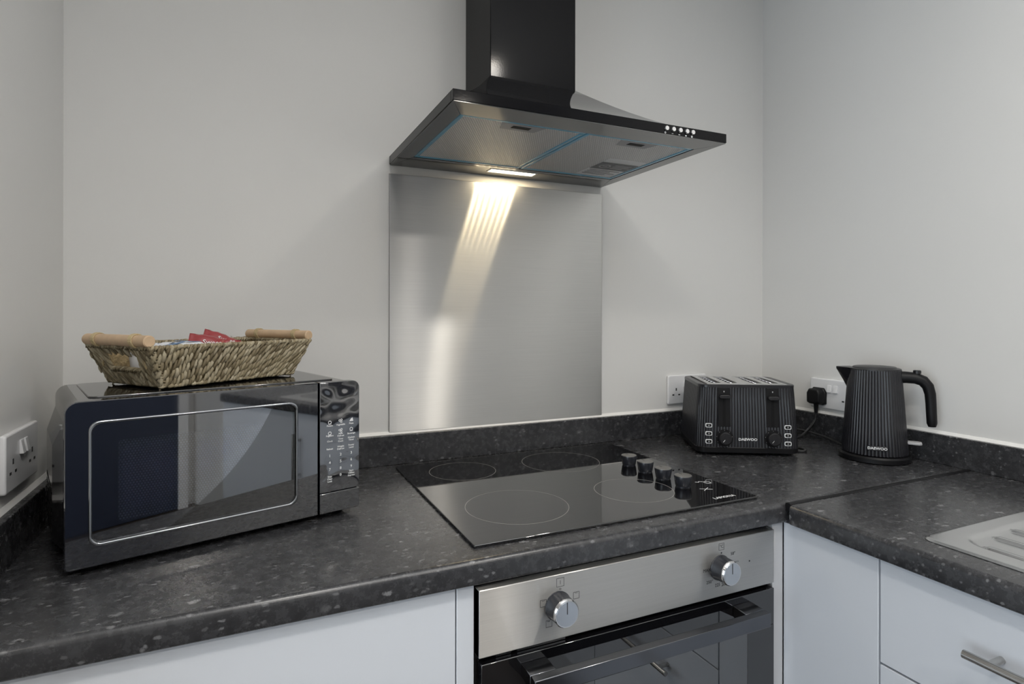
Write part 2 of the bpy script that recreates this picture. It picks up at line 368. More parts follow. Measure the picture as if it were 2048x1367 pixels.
# white sealant beads along the upstand tops
UT, UH = 0.018, 0.0705
s = 0.0065
struct('trim_1', B().prism([(0, UH), (-s, UH), (-0.002, UH + s), (0, UH + s)], XL, XR, 'x'), 'sealant')
struct('trim_2', B().prism([(XR, UH), (XR - s, UH), (XR - 0.002, UH + s), (XR, UH + s)], -2.05, -UT, 'y'), 'sealant')
struct('trim_3', B().prism([(XL, UH), (XL + s, UH), (XL + 0.002, UH + s), (XL, UH + s)], -0.60, -UT, 'y'), 'sealant')

# ------------------------------------------------------------------ worktops, upstands
YF, XI, TH = -0.603, 0.317, 0.037
def nose(front, back, sgn):
    """section of a post-formed worktop: rounded front edge at `front`, square at `back` (sgn: direction of the nose)"""
    P = [(back, 0.0)]; r = 0.009
    for i in range(7):
        a = radians(90 * i / 6); P.append((front - sgn * r + sgn * r * sin(a), -r + r * cos(a)))
    r2_ = 0.005
    for i in range(5):
        a = radians(90 * i / 4); P.append((front - sgn * r2_ + sgn * r2_ * cos(a), -TH + r2_ - r2_ * sin(a)))
    P.append((back, -TH)); return P
o = obj('worktop', B().prism(nose(YF, 0, -1), XL, XR, 'x'), 'worktop')
tag(o, 'charcoal speckled laminate worktop along the wall behind the hob and microwave', 'worktop')
SX0, SX1, SY0, SY1 = 0.372, 0.862, -1.72, -0.815      # sink outline
YJ = -0.6150
b = B().prism(nose(XI, SX0 + 0.02, -1), -2.05, YJ, 'y')
b.box(SX1 - 0.02, XR, -2.05, YJ, -TH, 0); b.box(SX0 + 0.02, SX1 - 0.02, SY1 - 0.02, YJ, -TH, 0); b.box(SX0 + 0.02, SX1 - 0.02, -2.05, SY0 + 0.02, -TH, 0)
tag(obj('worktop', b, 'worktop'), 'charcoal speckled laminate worktop that holds the steel sink', 'worktop')
b = B().prism([(YF + 0.0005, -0.012), (YF + 0.0005, 0.0008), (YF - 0.003, 0.0024), (YJ + 0.003, 0.0024), (YJ + 0.0002, 0.0006), (YJ + 0.0002, -0.012)], XI + 0.004, XR - UT, 'x')
tag(obj('joining_strip', b, 'soft_black'), 'dark metal joining strip between the two charcoal worktops', 'strip')
def upstand(b, label): tag(obj('upstand', b, 'worktop', bevel=0.0015), label, 'upstand', 'worktop upstands')
upstand(B().box(XL, XR, -UT, 0, 0, UH), 'long charcoal upstand below the steel splashback behind the hob')
upstand(B().box(XR - UT, XR, -2.05, -UT, 0, UH), 'charcoal upstand on the wall behind the kettle and sink')
upstand(B().box(XL, XL + UT, -0.60, -UT, 0, UH), 'charcoal upstand in deep shade beside the microwave side')

# ------------------------------------------------------------------ splashback
tag(obj('splashback', B().box(-0.300, 0.300, -0.0045, -0.0005, UH + 0.0045, 0.6947), 'splash', bevel=0.0008), 'brushed stainless steel splashback panel on wall below the cooker hood', 'splashback')

# ------------------------------------------------------------------ base cabinets
YD = -0.588           # door face of the back run
XD = 0.332            # door face of the sink run
ZB = -0.75            # door bottoms, plinth below
def bar_handle(parent, p0, p1, out, name='handle'):
    p0, p1, out = Vector(p0), Vector(p1), Vector(out)
    b = B().tube([p0, p0.lerp(p1, .5), p1], 0.006, 16)
    d = p1 - p0
    for t in (0.14, 0.86):
        q = p0 + d * t; b.tube([q, q - out * 0.5, q - out], 0.005, 12)
    return obj(name, b, 'brushed_bar', parent)
c = empty('base_cabinet', (-0.63, -0.3, ZF), 0, 'white gloss base cabinet below the microwave end of the worktop', 'cabinet')
def P(parent, b):      # world coordinates -> the empty's frame
    l = parent.location; b.v = [(x - l.x, y - l.y, z - l.z) for x, y, z in b.v]; return b
obj('carcass', P(c, B().box(XL + 0.002, -0.336, YD + 0.022, -0.02, ZB, -TH - 0.001)), 'white_edge', c)
obj('door', P(c, B().box(XL + 0.004, -0.3345, YD, YD + 0.019, ZB, -0.0405)), 'white_gloss', c, bevel=0.001)
obj('plinth', P(c, B().box(XL + 0.002, -0.336, YD + 0.06, YD + 0.078, ZF, ZB - 0.003)), 'white_edge', c)
c = empty('oven_housing', (0, -0.3, ZF), 0, 'white housing panels framing the built-in oven', 'cabinet')
obj('side_panel', P(c, B().box(-0.3325, -0.3055, YD, -0.02, ZF, -TH - 0.001)), 'white_gloss', c, bevel=0.001)
obj('side_panel', P(c, B().box(0.304, 0.3315, YD, -0.02, ZF, -TH - 0.001)), 'white_edge', c, bevel=0.001)
obj('shelf', P(c, B().box(-0.3055, 0.304, YD + 0.02, -0.02, -0.70, -0.68)), 'white_edge', c)
obj('plinth', P(c, B().box(-0.3055, 0.304, YD + 0.06, YD + 0.078, ZF, -0.70)), 'white_edge', c)
c = empty('corner_cabinet', (0.6, -0.5, ZF), 0, 'plain white gloss corner panel between the oven and the drawers', 'cabinet')
obj('carcass', P(c, B().box(XD + 0.022, XR - 0.02, -0.775, -0.02, ZB, -TH - 0.001)), 'white_edge', c)
obj('front_panel', P(c, B().box(XD, XD + 0.019, -0.7755, YD - 0.0015, ZB, -0.0405)), 'white_gloss', c, bevel=0.0008)
obj('plinth', P(c, B().box(XD + 0.06, XD + 0.078, -0.775, YD, ZF, ZB - 0.003)), 'white_edge', c)
def front_unit(name, y1, y0, label, fronts, handles):
    c = empty(name, (0.6, (y0 + y1) / 2, ZF), 0, label, 'cabinet')
    # carcass is open-topped so that the sink bowl hangs inside it
    b = B().box(XD + 0.022, XR - 0.02, y0 + 0.001, y0 + 0.018, ZB, -TH - 0.001); b.box(XD + 0.022, XR - 0.02, y1 - 0.018, y1 - 0.001, ZB, -TH - 0.001)
    b.box(XR - 0.03, XR - 0.02, y0 + 0.018, y1 - 0.018, ZB, -TH - 0.001); b.box(XD + 0.022, XR - 0.03, y0 + 0.018, y1 - 0.018, ZB, ZB + 0.018)
    obj('carcass', P(c, b), 'white_edge', c)
    for i, (z0, z1) in enumerate(fronts):
        d = obj('drawer_front' if len(fronts) > 1 else 'door', P(c, B().box(XD, XD + 0.019, y0 + 0.0015, y1 - 0.0015, z0, z1)), 'white_gloss', c, bevel=0.001)
        h = handles[i] if i < len(handles) else None
        if h:
            hp = bar_handle(d, *[Vector(q) - Vector(c.location) for q in h[:2]], (-0.031, 0, 0))
    obj('plinth', P(c, B().box(XD + 0.06, XD + 0.078, y0, y1, ZF, ZB - 0.003)), 'white_edge', c)
    return c
hx = XD - 0.031
front_unit('drawer_cabinet', -0.777, -1.277, 'white gloss drawer unit with a bar handle under the sink drainer', [(-0.209, -0.0405), (-0.42, -0.2125), (ZB, -0.4235)],
           [((hx, -0.917, -0.115), (hx, -1.137, -0.115)), ((hx, -0.917, -0.29), (hx, -1.137, -0.29)), ((hx, -0.917, -0.50), (hx, -1.137, -0.50))])
c = front_unit('sink_cabinet', -1.277, -2.05, 'white gloss two-door sink cabinet with an upright bar handle beyond the drawers', [], [])
for y1, y0 in ((-1.277, -1.545), (-1.545, -2.05)):
    d = obj('door', P(c, B().box(XD, XD + 0.019, y0 + 0.0015, y1 - 0.0015, ZB, -0.0405)), 'white_gloss', c, bevel=0.001)
    if y1 > -1.3: bar_handle(d, Vector((hx, -1.505, -0.12)) - c.location, Vector((hx, -1.505, -0.31)) - c.location, (-0.031, 0, 0))

# ------------------------------------------------------------------ sink with drainer
def sink():
    c = empty('sink', (SX0, SY1, 0), 0, 'stainless steel inset sink with ribbed drainer beside the worktop edge', 'sink')
    w, d = SX1 - SX0, SY1 - SY0
    def sd(x, y, x0, x1, y0, y1, r):          # signed distance to a rounded rectangle, <0 inside
        qx = abs(x - (x0 + x1) / 2) - (x1 - x0) / 2 + r; qy = abs(y - (y0 + y1) / 2) - (y1 - y0) / 2 + r
        return math.hypot(max(qx, 0), max(qy, 0)) + min(max(qx, qy), 0) - r
    def st(t): t = max(0, min(1, t)); return t * t * (3 - 2 * t)
    def h(x, y):
        o = -sd(x, y, 0, w, -d, 0, 0.022)     # inset from the outer edge
        z = 0.0008 + 0.0032 * st(o / 0.006)
        e = -sd(x, y, 0.036, w - 0.036, -0.42, -0.032, 0.045)     # drainer pan
        z -= 0.0045 * st(e / 0.012)
        k = (x - 0.053) / 0.061; kk = round(k)
        if 0 <= kk <= 6 and e > 0.008:
            ystart = -0.050 - 0.012 * (kk == 0) + 0.006 * min(kk, 2)
            g = min(ystart - y, y + 0.40)
            if g > 0: z += 0.0042 * st(g / 0.012) * st((0.0065 - abs(x - 0.053 - 0.061 * kk)) / 0.0035)
        bo = -sd(x, y, 0.055, w - 0.055, -d + 0.05, -0.50, 0.06)
        z -= 0.15 * st(bo / 0.03)
        return z
    nx, ny = 240, 200
    b = B(); xs = [w * i / nx for i in range(nx + 1)]; ys = [-d * (j / ny) ** 1.25 for j in range(ny + 1)]
    idx = {}; vs = []; fs = []
    for j, y in enumerate(ys):
        for i, x in enumerate(xs):
            # pull grid corners onto the rounded outline
            X, Y = x, y; q = sd(x, y, 0, w, -d, 0, 0.022)
            if q > 0:
                cx = 0.022 if x < w / 2 else w - 0.022; cy = -0.022 if y > -d / 2 else -d + 0.022
                l = math.hypot(x - cx, y - cy); X = cx + (x - cx) * 0.022 / l; Y = cy + (y - cy) * 0.022 / l
            idx[i, j] = len(vs); vs.append((X, Y, h(X, Y)))
    for j in range(ny):
        for i in range(nx): fs.append((idx[i, j], idx[i + 1, j], idx[i + 1, j + 1], idx[i, j + 1]))
    b.add(vs, fs); obj('basin_and_drainer', b, 'sink', c, angle=60)
    obj('waste', B().ring((w / 2, -0.69), 0.012, 0.034, -0.1495, -0.1475, 32), 'chrome', c)
sink()

# ------------------------------------------------------------------ hob
HZ = 0.0052
hob = empty('hob', (0, -0.3055, 0), 0, 'black ceramic glass hob set into the charcoal worktop', 'hob')
hy = lambda y: y + 0.3055
obj('glass', B().prism(rrect(-0.2955, 0.2955, -0.2560, 0.2560, 0.004, 3), 0.0006, HZ), 'hob_glass', hob, bevel=0.0012)
for x, y, r in ((-0.167, -0.152, 0.0745), (-0.157, -0.420, 0.0955), (0.075, -0.170, 0.0925), (0.099, -0.428, 0.0790)):
    obj('cooking_zone_ring', B().ring((x, hy(y)), r - 0.0006, r + 0.0006, HZ - 0.0005, HZ + 0.00012, 96), 'ring_print', hob)
for i, y in enumerate((-0.262, -0.324, -0.386, -0.449)):
    k = obj('knob', B().lathe([(0.0150, HZ), (0.0150, HZ + 0.002), (0.0158, HZ + 0.003), (0.0185, HZ + 0.0205), (0.0180, HZ + 0.0222)], (0.207, hy(y), 0), 40), 'knob_side', hob)
    obj('knob_cap', B().lathe([(0.0176, HZ + 0.0215), (0.0172, HZ + 0.0232), (0.0155, HZ + 0.0236)], (0.207, hy(y), 0), 40), 'knob_top', k)
    obj('pointer', B().box(0.2062, 0.2078, hy(y) + 0.004, hy(y) + 0.013, HZ + 0.0234, HZ + 0.0240), 'print_dark', k)
text('lettering', 'LAMONA', 0.0125, 'print_white', hob, (0.232, hy(-0.5375), HZ + 0.0002), (0, 0, 0), bold=0.0001)
b = B(); q = Vector((0.236, hy(-0.484), 0)); ca = [(0.013 * cos(a) * k, 0.013 * sin(a) * k, a) for a in (0.55, -0.55) for k in (1,)]
pts = []
for a in (0.55, pi - 0.55, pi + 0.55, -0.55):        # one cross-shaped outline
    d = Vector((cos(a), sin(a), 0)) * 0.013; n = Vector((-sin(a), cos(a), 0)) * 0.0006
    pts += [q + d - n, q + d + n, q + (Vector((0, 0.0008, 0)), Vector((-0.0012, 0, 0)), Vector((0, -0.0008, 0)), Vector((0.0012, 0, 0)))[len(pts) // 3]]
obj('symbol', b.prism([tuple(p[:2]) for p in pts], HZ - 0.0003, HZ + 0.0002), 'print_white', hob)
obj('symbol', B().ring((0.272, hy(-0.448)), 0.0062, 0.0074, HZ - 0.0003, HZ + 0.0002, 24), 'print_white', hob)
obj('symbol', B().tube([(0.250, hy(-0.436), HZ), (0.255, hy(-0.441), HZ), (0.260, hy(-0.436), HZ), (0.267, hy(-0.441), HZ)], 0.0009, 6, flat=0.3), 'print_white', hob)

# ------------------------------------------------------------------ oven
ov = empty('oven', (0, -0.30, -0.66), 0, 'built-in electric oven with brushed steel control panel and black glass door', 'oven')
YP = -0.596
obj('body', P(ov, B().box(-0.285, 0.285, -0.560, -0.06, -0.64, -0.052)), 'black_metal', ov)
obj('trim_frame', P(ov, B().box(-0.3005, 0.2995, -0.578, -0.560, -0.645, -0.0385)), 'black_metal', ov)
obj('control_panel', P(ov, B().box(-0.3005, 0.2995, YP, -0.578, -0.1490, -0.0485)), 'oven_steel', ov, bevel=0.0012)
b = B().box(-0.290, 0.290, -0.586, -0.578, -0.1555, -0.1490)
obj('vent_strip', P(ov, b), 'cavity', ov)
b = B()
b.box(-0.27, -0.245, -0.588, -0.578, -0.1565, -0.1500); b.box(-0.235, -0.15, -0.588, -0.578, -0.1565, -0.1500)
obj('hinge_cover', P(ov, b), 'dark_chrome', ov)
# door: glass border frame, clear centre, inner panes
dz0, dz1 = -0.640, -0.1575
d = obj('door', P(ov, B().frame(-0.2975, 0.2965, dz0, dz1, 0.068, -0.5985, -0.580)), 'hob_glass', ov, bevel=0.001)
obj('door_edge_trim', P(ov, B().box(-0.2975, 0.2965, -0.580, -0.579, dz0, dz1 + 0.0015)), 'dark_chrome', d)
obj('door_window', P(ov, B().box(-0.2295, 0.2285, -0.5985, -0.5945, dz0 + 0.068, dz1 - 0.068)), 'oven_glass', d)
obj('inner_pane', P(ov, B().box(-0.2295, 0.2285, -0.5865, -0.5830, dz0 + 0.068, dz1 - 0.068)), 'oven_glass', d)
obj('cavity_back', P(ov, B().box(-0.2295, 0.2285, -0.5795, -0.5785, dz0 + 0.068, dz1 - 0.068)), 'oven_interior', d)
# squared bar handle with two end brackets
h = obj('handle', P(ov, B().box(-0.2330, 0.2355, -0.646, -0.630, -0.1950, -0.1710)), 'dark_chrome', d, bevel=0.0012)
for x0, x1 in ((-0.2330, -0.1900), (0.1925, 0.2355)):
    b = B().prism([(-0.630, -0.1712), (-0.599, -0.1700), (-0.599, -0.1900), (-0.630, -0.1940)], x0, x1, 'x')
    obj('bracket', P(ov, b), 'dark_chrome', h, bevel=0.001)
KZ = -0.0965
for x in (-0.1685, 0.1645):
    k = obj('knob', P(ov, B().lathe([(0.0225, YP + 0.0005), (0.0228, YP - 0.002), (0.0215, YP - 0.004), (0.0213, YP - 0.0255)], (x, 0, KZ), 48, 'y')), 'knob_side', ov)
    obj('knob_bezel', P(ov, B().lathe([(0.0214, YP - 0.0250), (0.0216, YP - 0.0275), (0.0200, YP - 0.0300), (0.0180, YP - 0.0298)], (x, 0, KZ), 48, 'y')), 'chrome', k)
    obj('knob_face', P(ov, B().lathe([(0.0185, YP - 0.0296), (0.0184, YP - 0.0302), (0.001, YP - 0.0303)], (x, 0, KZ), 48, 'y')), 'knob_face', k)
    obj('pointer', P(ov, B().box(x - 0.0006, x + 0.0006, YP - 0.0306, YP - 0.0300, KZ, KZ + 0.018)), 'print_dark', k)
y0, y1 = YP - 0.0003, YP + 0.0004
for x, z, q, kind in ((-0.164, -0.061, 0.0068, 1), (-0.135, -0.0870, 0.0055, 0), (-0.194, -0.0880, 0.0055, 0), (-0.184, -0.1215, 0.0055, 2), (-0.1445, -0.1240, 0.0050, 0), (0.168, -0.0595, 0.0062, 3)):
    b = B().frame(x - q, x + q, z - q, z + q, 0.0005, y0, y1)
    if kind == 1: b.box(x - 0.0003, x + 0.0003, y0, y1, z - 0.003, z + 0.003)
    if kind == 2: b.box(x - 0.003, x + 0.002, y0, y1, z + 0.0030, z + 0.0036)
    if kind == 0: b.box(x - 0.0025, x + 0.0025, y0, y1, z + 0.0034, z + 0.0038)
    obj('function_symbol', P(ov, b), 'print_dark', ov)
obj('zero_mark', P(ov, B().ring((-0.164, -0.0715), 0.0011, 0.0017, y0, y1, 16, 'y')), 'print_dark', ov)
obj('zero_mark', P(ov, B().lathe([(0.0015, y0), (0.0015, y1)], (0.168, 0, -0.0708), 14, 'y')), 'print_dark', ov)
obj('indicator_light', P(ov, B().lathe([(0.0016, y0), (0.0016, y1)], (0.236, 0, -0.0970), 14, 'y')), 'print_dark', ov)
for s_, x, z in (('\u00b0C', 0.168, -0.0595), ('50\u00b0', 0.1955, -0.0765), ('75\u00b0', 0.2035, -0.0950), ('MAX', 0.134, -0.0965), ('250\u00b0', 0.1405, -0.1185), ('225', 0.1590, -0.1270), ('200', 0.1740, -0.1285)):
    text('temperature_print', s_, 0.0082, 'print_dark', ov, (x, YP - 0.0002 + 0.30, z + 0.66))

# ------------------------------------------------------------------ cooker hood
HB, HD, HF = 0.7145, -0.473, 0.7345
CX0, CX1, CY, CBZ = -0.106, 0.118, -0.165, 0.902
hd = empty('cooker_hood', (0, 0, HB), 0, 'black chimney cooker hood above the steel splashback', 'cooker hood')
obj('chimney', P(hd, B().box(CX0, CX1, CY, -0.0005, CBZ - 0.02, 1.499)), 'black_gloss', hd, bevel=0.0015)
rings = []
NS = 9
for i in range(NS + 1):
    t = i / NS; k = t ** 0.86; zz = HF + (CBZ - HF) * (t ** 1.12)
    x0 = -0.300 + (CX0 + 0.300) * k; x1 = 0.300 + (CX1 - 0.300) * k; y0 = HD + (CY - HD) * k
    rings.append([(x0, y0, zz), (x1, y0, zz), (x1, -0.0006, zz), (x0, -0.0006, zz)])
obj('canopy', P(hd, B().loft(rings)), 'black_gloss_canopy', hd)
b = B().frame(-0.300, 0.300, HD, -0.0006, 0.012, HB + 0.0015, HF, axis='z')
obj('fascia', P(hd, b), 'black_gloss', hd, bevel=0.0008)
FX0, FX1, FY0, FY1 = -0.266, 0.268, -0.412, -0.094
g = 0.0004
quads = [[(-0.299, HD + 0.001), (0.299, HD + 0.001), (FX1, FY0), (FX0, FY0)], [(0.299, HD + 0.001), (0.299, -0.001), (FX1, FY1), (FX1, FY0)],
         [(0.299, -0.001), (-0.299, -0.001), (FX0, FY1), (FX1, FY1)], [(-0.299, -0.001), (-0.299, HD + 0.001), (FX0, FY0), (FX0, FY1)]]
for q in quads:
    cx = sum(p[0] for p in q) / 4; cy = sum(p[1] for p in q) / 4
    q = [(p[0] + (g if p[0] < cx else -g), p[1] + (g if p[1] < cy else -g)) for p in q]
    obj('underside_panel', P(hd, B().prism(q, HB, HB + 0.004)), 'black_body', hd)
for x0, x1 in ((FX0 + 0.001, -0.001), (0.001, FX1 - 0.001)):
    f = obj('grease_filter', P(hd, B().box(x0 + 0.006, x1 - 0.006, FY0 + 0.007, FY1 - 0.007, HB + 0.0020, HB + 0.008)), 'filter', hd)
    b = B().frame(x0, x1, FY0 + 0.001, FY1 - 0.001, 0.0095, HB + 0.0006, HB + 0.008, axis='z')
    obj('film_edge', P(hd, b), 'blue_film', f, bevel=0.0015)
    xm = (x0 + x1) / 2 + 0.0
    b = B().prism([(xm - 0.046, FY0 + 0.012), (xm + 0.046, FY0 + 0.012), (xm + 0.036, FY0 + 0.046), (xm - 0.036, FY0 + 0.046)], HB + 0.0008, HB + 0.003)
    l = obj('latch', P(hd, b), 'print_grey', f, bevel=0.0008)
    obj('latch_grip', P(hd, B().box(xm - 0.019, xm + 0.019, FY0 + 0.020, FY0 + 0.034, HB + 0.0004, HB + 0.0012)), 'cavity', l)
    if x0 > 0:
        sl = obj('sticker', P(hd, B().box(0.150, 0.252, -0.268, -0.112, HB + 0.0013, HB + 0.0022)), 'sticker', f)
        obj('sticker_band', P(hd, B().box(0.150, 0.252, -0.238, -0.178, HB + 0.0009, HB + 0.0014)), 'sticker_dark', sl)
        b = B().ring((0.176, -0.206), 0.011, 0.015, HB + 0.0005, HB + 0.0010, 28); b.box(0.170, 0.182, -0.208, -0.204, HB + 0.0005, HB + 0.0010)
        for i in range(3): b.box(0.197, 0.244 - 0.012 * (i == 2), -0.222 + i * 0.012, -0.217 + i * 0.012, HB + 0.0005, HB + 0.0010)
        obj('sticker_mark', P(hd, b), 'print_grey', sl)
        b = B()
        for i in range(4): b.box(0.158, 0.244 - 0.02 * (i % 2), -0.168 + i * 0.012, -0.165 + i * 0.012, HB + 0.0008, HB + 0.0013)
        obj('sticker_lines', P(hd, b), 'sticker_dark', sl)
b = B().frame(-0.066, 0.062, -0.0735, -0.0405, 0.004, HB - 0.0010, HB + 0.001, axis='z')
lp = obj('lamp_bezel', P(hd, b), 'satin', hd)
obj('lamp_lens', P(hd, B().box(-0.061, 0.057, -0.0690, -0.0450, HB - 0.0006, HB + 0.001)), 'lamp_glow', lp)
for i in range(7):            # the row of LED chips behind the lens
    x = -0.054 + 0.0175 * i
    l = bpy.data.lights.new('led_chip', 'AREA'); l.shape = 'RECTANGLE'; l.size = 0.0045; l.size_y = 0.012; l.energy = 0.042; l.color = (1.0, 0.80, 0.50)
    lo = bpy.data.objects.new('led_chip', l); C.objects.link(lo); lo.location = (x, -0.057, HB - 0.0016)
for i, x in enumerate((0.143, 0.160, 0.177, 0.194, 0.209)):
    obj('push_button', P(hd, B().lathe([(0.0050, HD + 0.001), (0.0050, HD - 0.002), (0.0043, HD - 0.0035), (0.001, HD - 0.0037)], (x, 0, 0.7262), 20, 'y')), 'chrome', hd)
b = B(); a0, a1 = HD - 0.0002, HD + 0.0004
b.ring((0.1405, 0.7178), 0.0012, 0.0019, a0, a1, 14, 'y'); b.box(0.1565, 0.1605, a0, a1, 0.7174, 0.7180)
b.box(0.1735, 0.1775, a0, a1, 0.7170, 0.7182); b.box(0.1905, 0.1940, a0, a1, 0.7166, 0.7186); b.ring((0.2075, 0.7176), 0.0010, 0.0020, a0, a1, 14, 'y')
obj('button_symbols', P(hd, b), 'print_white', hd)

# ------------------------------------------------------------------ microwave
MWA = radians(16.0)
mw = empty('microwave', (-0.835, -0.438, 0), MWA, 'glossy black microwave oven under the seagrass basket', 'microwave')
MW, MT, MB, MD = 0.426, 0.2395, 0.0115, 0.268
# shell: rounded top corners, with a raised panel pressed into each side
def mw_ring(y):
    pts = []
    r = 0.017
    out = rrect(0.003, MW - 0.003, MB + 0.002, MT - 0.001, (r, r, 0.004, 0.004), 6)
    return out
sec = mw_ring(0)
b = B(); b.loft([[(x, y, z) for x, z in sec] for y in (0.017, MD - 0.008)], True, False)
b.loft([[(x, MD - 0.008, z) for x, z in sec], [(MW / 2 + (x - MW / 2) * 0.985, MD, MB + (z - MB) * 0.985) for x, z in sec]], False, True)
obj('shell', b, 'black_body', mw)
for sgn, x0 in ((-1, 0.0035), (1, MW - 0.0035)):
    a = [(0.062, 0.022), (MD - 0.004, 0.022), (MD - 0.004, 0.205), (0.062, 0.205)]; c2 = [(0.094, 0.030), (MD - 0.016, 0.030), (MD - 0.016, 0.168), (0.094, 0.168)]
    b = B().loft([[(x0, y, z) for y, z in a], [(x0 + sgn * 0.0120, y, z) for y, z in c2]])
    sp = obj('side_bulge', b, 'black_body', mw, smooth=False)
    for r in range(6):
        for q in range(9):
            obj('vent_slot', B().box(x0 + sgn * 0.0110, x0 + sgn * 0.0123, 0.102 + q * 0.0165, 0.114 + q * 0.0165, 0.040 + r * 0.0115, 0.0445 + r * 0.0115), 'cavity', sp, smooth=False) if sgn < 0 else None
obj('top_panel', B().prism(rrect(0.030, MW - 0.030, 0.040, MD - 0.02, 0.012, 4), MT - 0.0015, MT + 0.0010), 'black_body', mw, bevel=0.0009)
for x, y in ((0.03, 0.03), (MW - 0.03, 0.03), (0.03, MD - 0.03), (MW - 0.03, MD - 0.03)):
    obj('foot', B().lathe([(0.009, 0), (0.011, 0.004), (0.011, MB + 0.003)], (x, y, 0), 16), 'soft_black', mw)
# door leaf as a frame around the window opening
DX = 0.3495
WX0, WX1, WZ0, WZ1 = 0.0285, 0.3125, 0.0405, 0.2095
outer = rrect(0, DX, MB, MT, (0.001, 0.015, 0.005, 0.001), 6); inner = rrect(WX0, WX1, WZ0, WZ1, 0.013, 6)
n = len(outer)
R = [[(x, 0.017, z) for x, z in outer], [(x, 0.0012, z) for x, z in outer], [(DX / 2 + (x - DX / 2) * 0.993, 0, (MB + MT) / 2 + (z - (MB + MT) / 2) * 0.99) for x, z in outer],
     [(x, 0, z) for x, z in inner], [(x, 0.004, z) for x, z in inner]]
dr = obj('door', B().loft(R, False, False), 'black_panel', mw)
mid = lambda q: [((WX0 + WX1) / 2 + (x - (WX0 + WX1) / 2) * (1 + 2 * q / (WX1 - WX0)), (WZ0 + WZ1) / 2 + (z - (WZ0 + WZ1) / 2) * (1 + 2 * q / (WZ1 - WZ0))) for x, z in inner]
R = []
for a in range(10):           # bead that outlines the window
    t = 2 * pi * a / 10; R.append([(x, 0.0002 - 0.0021 * sin(t), z) for x, z in mid(0.0021 * cos(t))])
R.append(R[0])
obj('window_bead', B().loft(R, False, False), 'bezel', dr, angle=80)
obj('window_glass', B().prism(mid(0.0005), 0.0028, 0.0040, 'y'), 'mw_glass', dr)
obj('inner_mask', B().box(WX0 - 0.002, WX1 + 0.002, 0.0054, 0.0060, WZ0 - 0.002, WZ1 + 0.002), 'cavity', dr)
obj('mesh_screen', B().prism(rrect(0.0620, 0.2795, 0.0665, 0.1800, 0.004, 4), 0.0046, 0.0054, 'y'), 'mw_screen', dr)
# control panel
PX0 = 0.3525
cp = obj('control_panel', B().prism(rrect(PX0, MW, 0.0475, MT, (0.013, 0.001, 0.001, 0.001), 6), 0.0008, 0.017, 'y'), 'black_film', mw, bevel=0.0008)
obj('door_button', B().prism(rrect(PX0, MW, MB, 0.0462, (0.001, 0.001, 0.001, 0.005), 4), 0.0002, 0.017, 'y'), 'black_panel', mw, bevel=0.001)
obj('panel_backing', B().box(0.01, MW - 0.01, 0.014, 0.018, MB + 0.004, MT - 0.006), 'cavity', mw)
yk = 0.0004
PC = (0.3705, 0.3905, 0.4105)
def icons(spots):
    b = B()
    for x, z, k in spots:
        if k == 0: b.ring((x, z), 0.0022, 0.0031, yk, yk + 0.0006, 16, 'y'); b.box(x - 0.003, x + 0.003, yk, yk + 0.0006, z - 0.0036, z - 0.0029)
        elif k == 1:
            for dx, dz in ((-0.002, 0.001), (0.0015, 0.002), (0.001, -0.0018)): b.ring((x + dx, z + dz), 0.0011, 0.0019, yk, yk + 0.0006, 12, 'y')
        else: b.prism([(x - 0.0036, z - 0.003), (x + 0.0036, z - 0.003), (x + 0.0024, z + 0.0032), (x - 0.0005, z + 0.0018)], yk, yk + 0.0006, 'y')
    return b
obj('menu_symbols', icons([(PC[0], 0.1690, 0), (PC[1], 0.1695, 1), (PC[2], 0.1700, 2), (PC[0], 0.1500, 0), (PC[1], 0.1525, 1), (PC[2], 0.1530, 0)]), 'print_white', cp)
rows = [(0.1632, ('Potato', 'Vegetable', 'Pizza'), 0.0042), (0.1455, ('Popcorn', 'Auto\nDefrost', 'Beverage'), 0.0040), (0.1360, ('Clock', 'Time\nCook', 'Kitchen\nTimer'), 0.0042), (0.1225, ('Reheat', 'Weight\nDefrost', 'Power\nLevel'), 0.0042),
        (0.1105, ('1', '2', '3'), 0.0068), (0.0985, ('4', '5', '6'), 0.0068), (0.0865, ('7', '8', '9'), 0.0068), (0.0745, ('', '0', ''), 0.0068), (0.0700, ('Stop\nClear\nLock', '', ''), 0.0042), (0.0745, ('', '', 'Start\n+30Sec\nExpress'), 0.0042)]
for z, ws, size in rows:
    for x, w_ in zip(PC, ws):
        if w_: text('key_print', w_, size, 'print_white', cp, (x, yk, z), bold=0.00008)

# ------------------------------------------------------------------ seagrass basket and its contents
BA = radians(36.0)
bk = empty('basket', (-0.633 - 0.0427, -0.274 + 0.0588, MT + 0.0036), BA, 'woven seagrass tray basket with wooden dowel handles on the microwave', 'basket')
LX, LY, BHT = 0.121, 0.0725, 0.062      # half base, height
FE, FS = 0.027, 0.016                   # outward lean of the ends and the long sides
def bpt(u, v, z):                       # u,v in -1..1 around the plan, z 0..1
    return Vector((u * (LX + FE * z), v * (LY + FS * z), z * BHT))
def strand(b, pts, rad, nrm, n=6):
    pts = [Vector(p) for p in pts]; R = []
    m_ = len(pts)
    for i, p in enumerate(pts):
        t = (pts[min(i + 1, m_ - 1)] - pts[max(i - 1, 0)]).normalized(); s_ = t.cross(nrm)
        if s_.length < 1e-5: s_ = t.orthogonal()
        s_.normalize(); u_ = s_.cross(t)
        k = rad * (0.45 if i in (0, m_ - 1) else 1.0)
        R.append([p + s_ * (k * cos(2 * pi * a / n)) + u_ * (0.7 * k * sin(2 * pi * a / n)) for a in range(n)])
    b.loft(R)
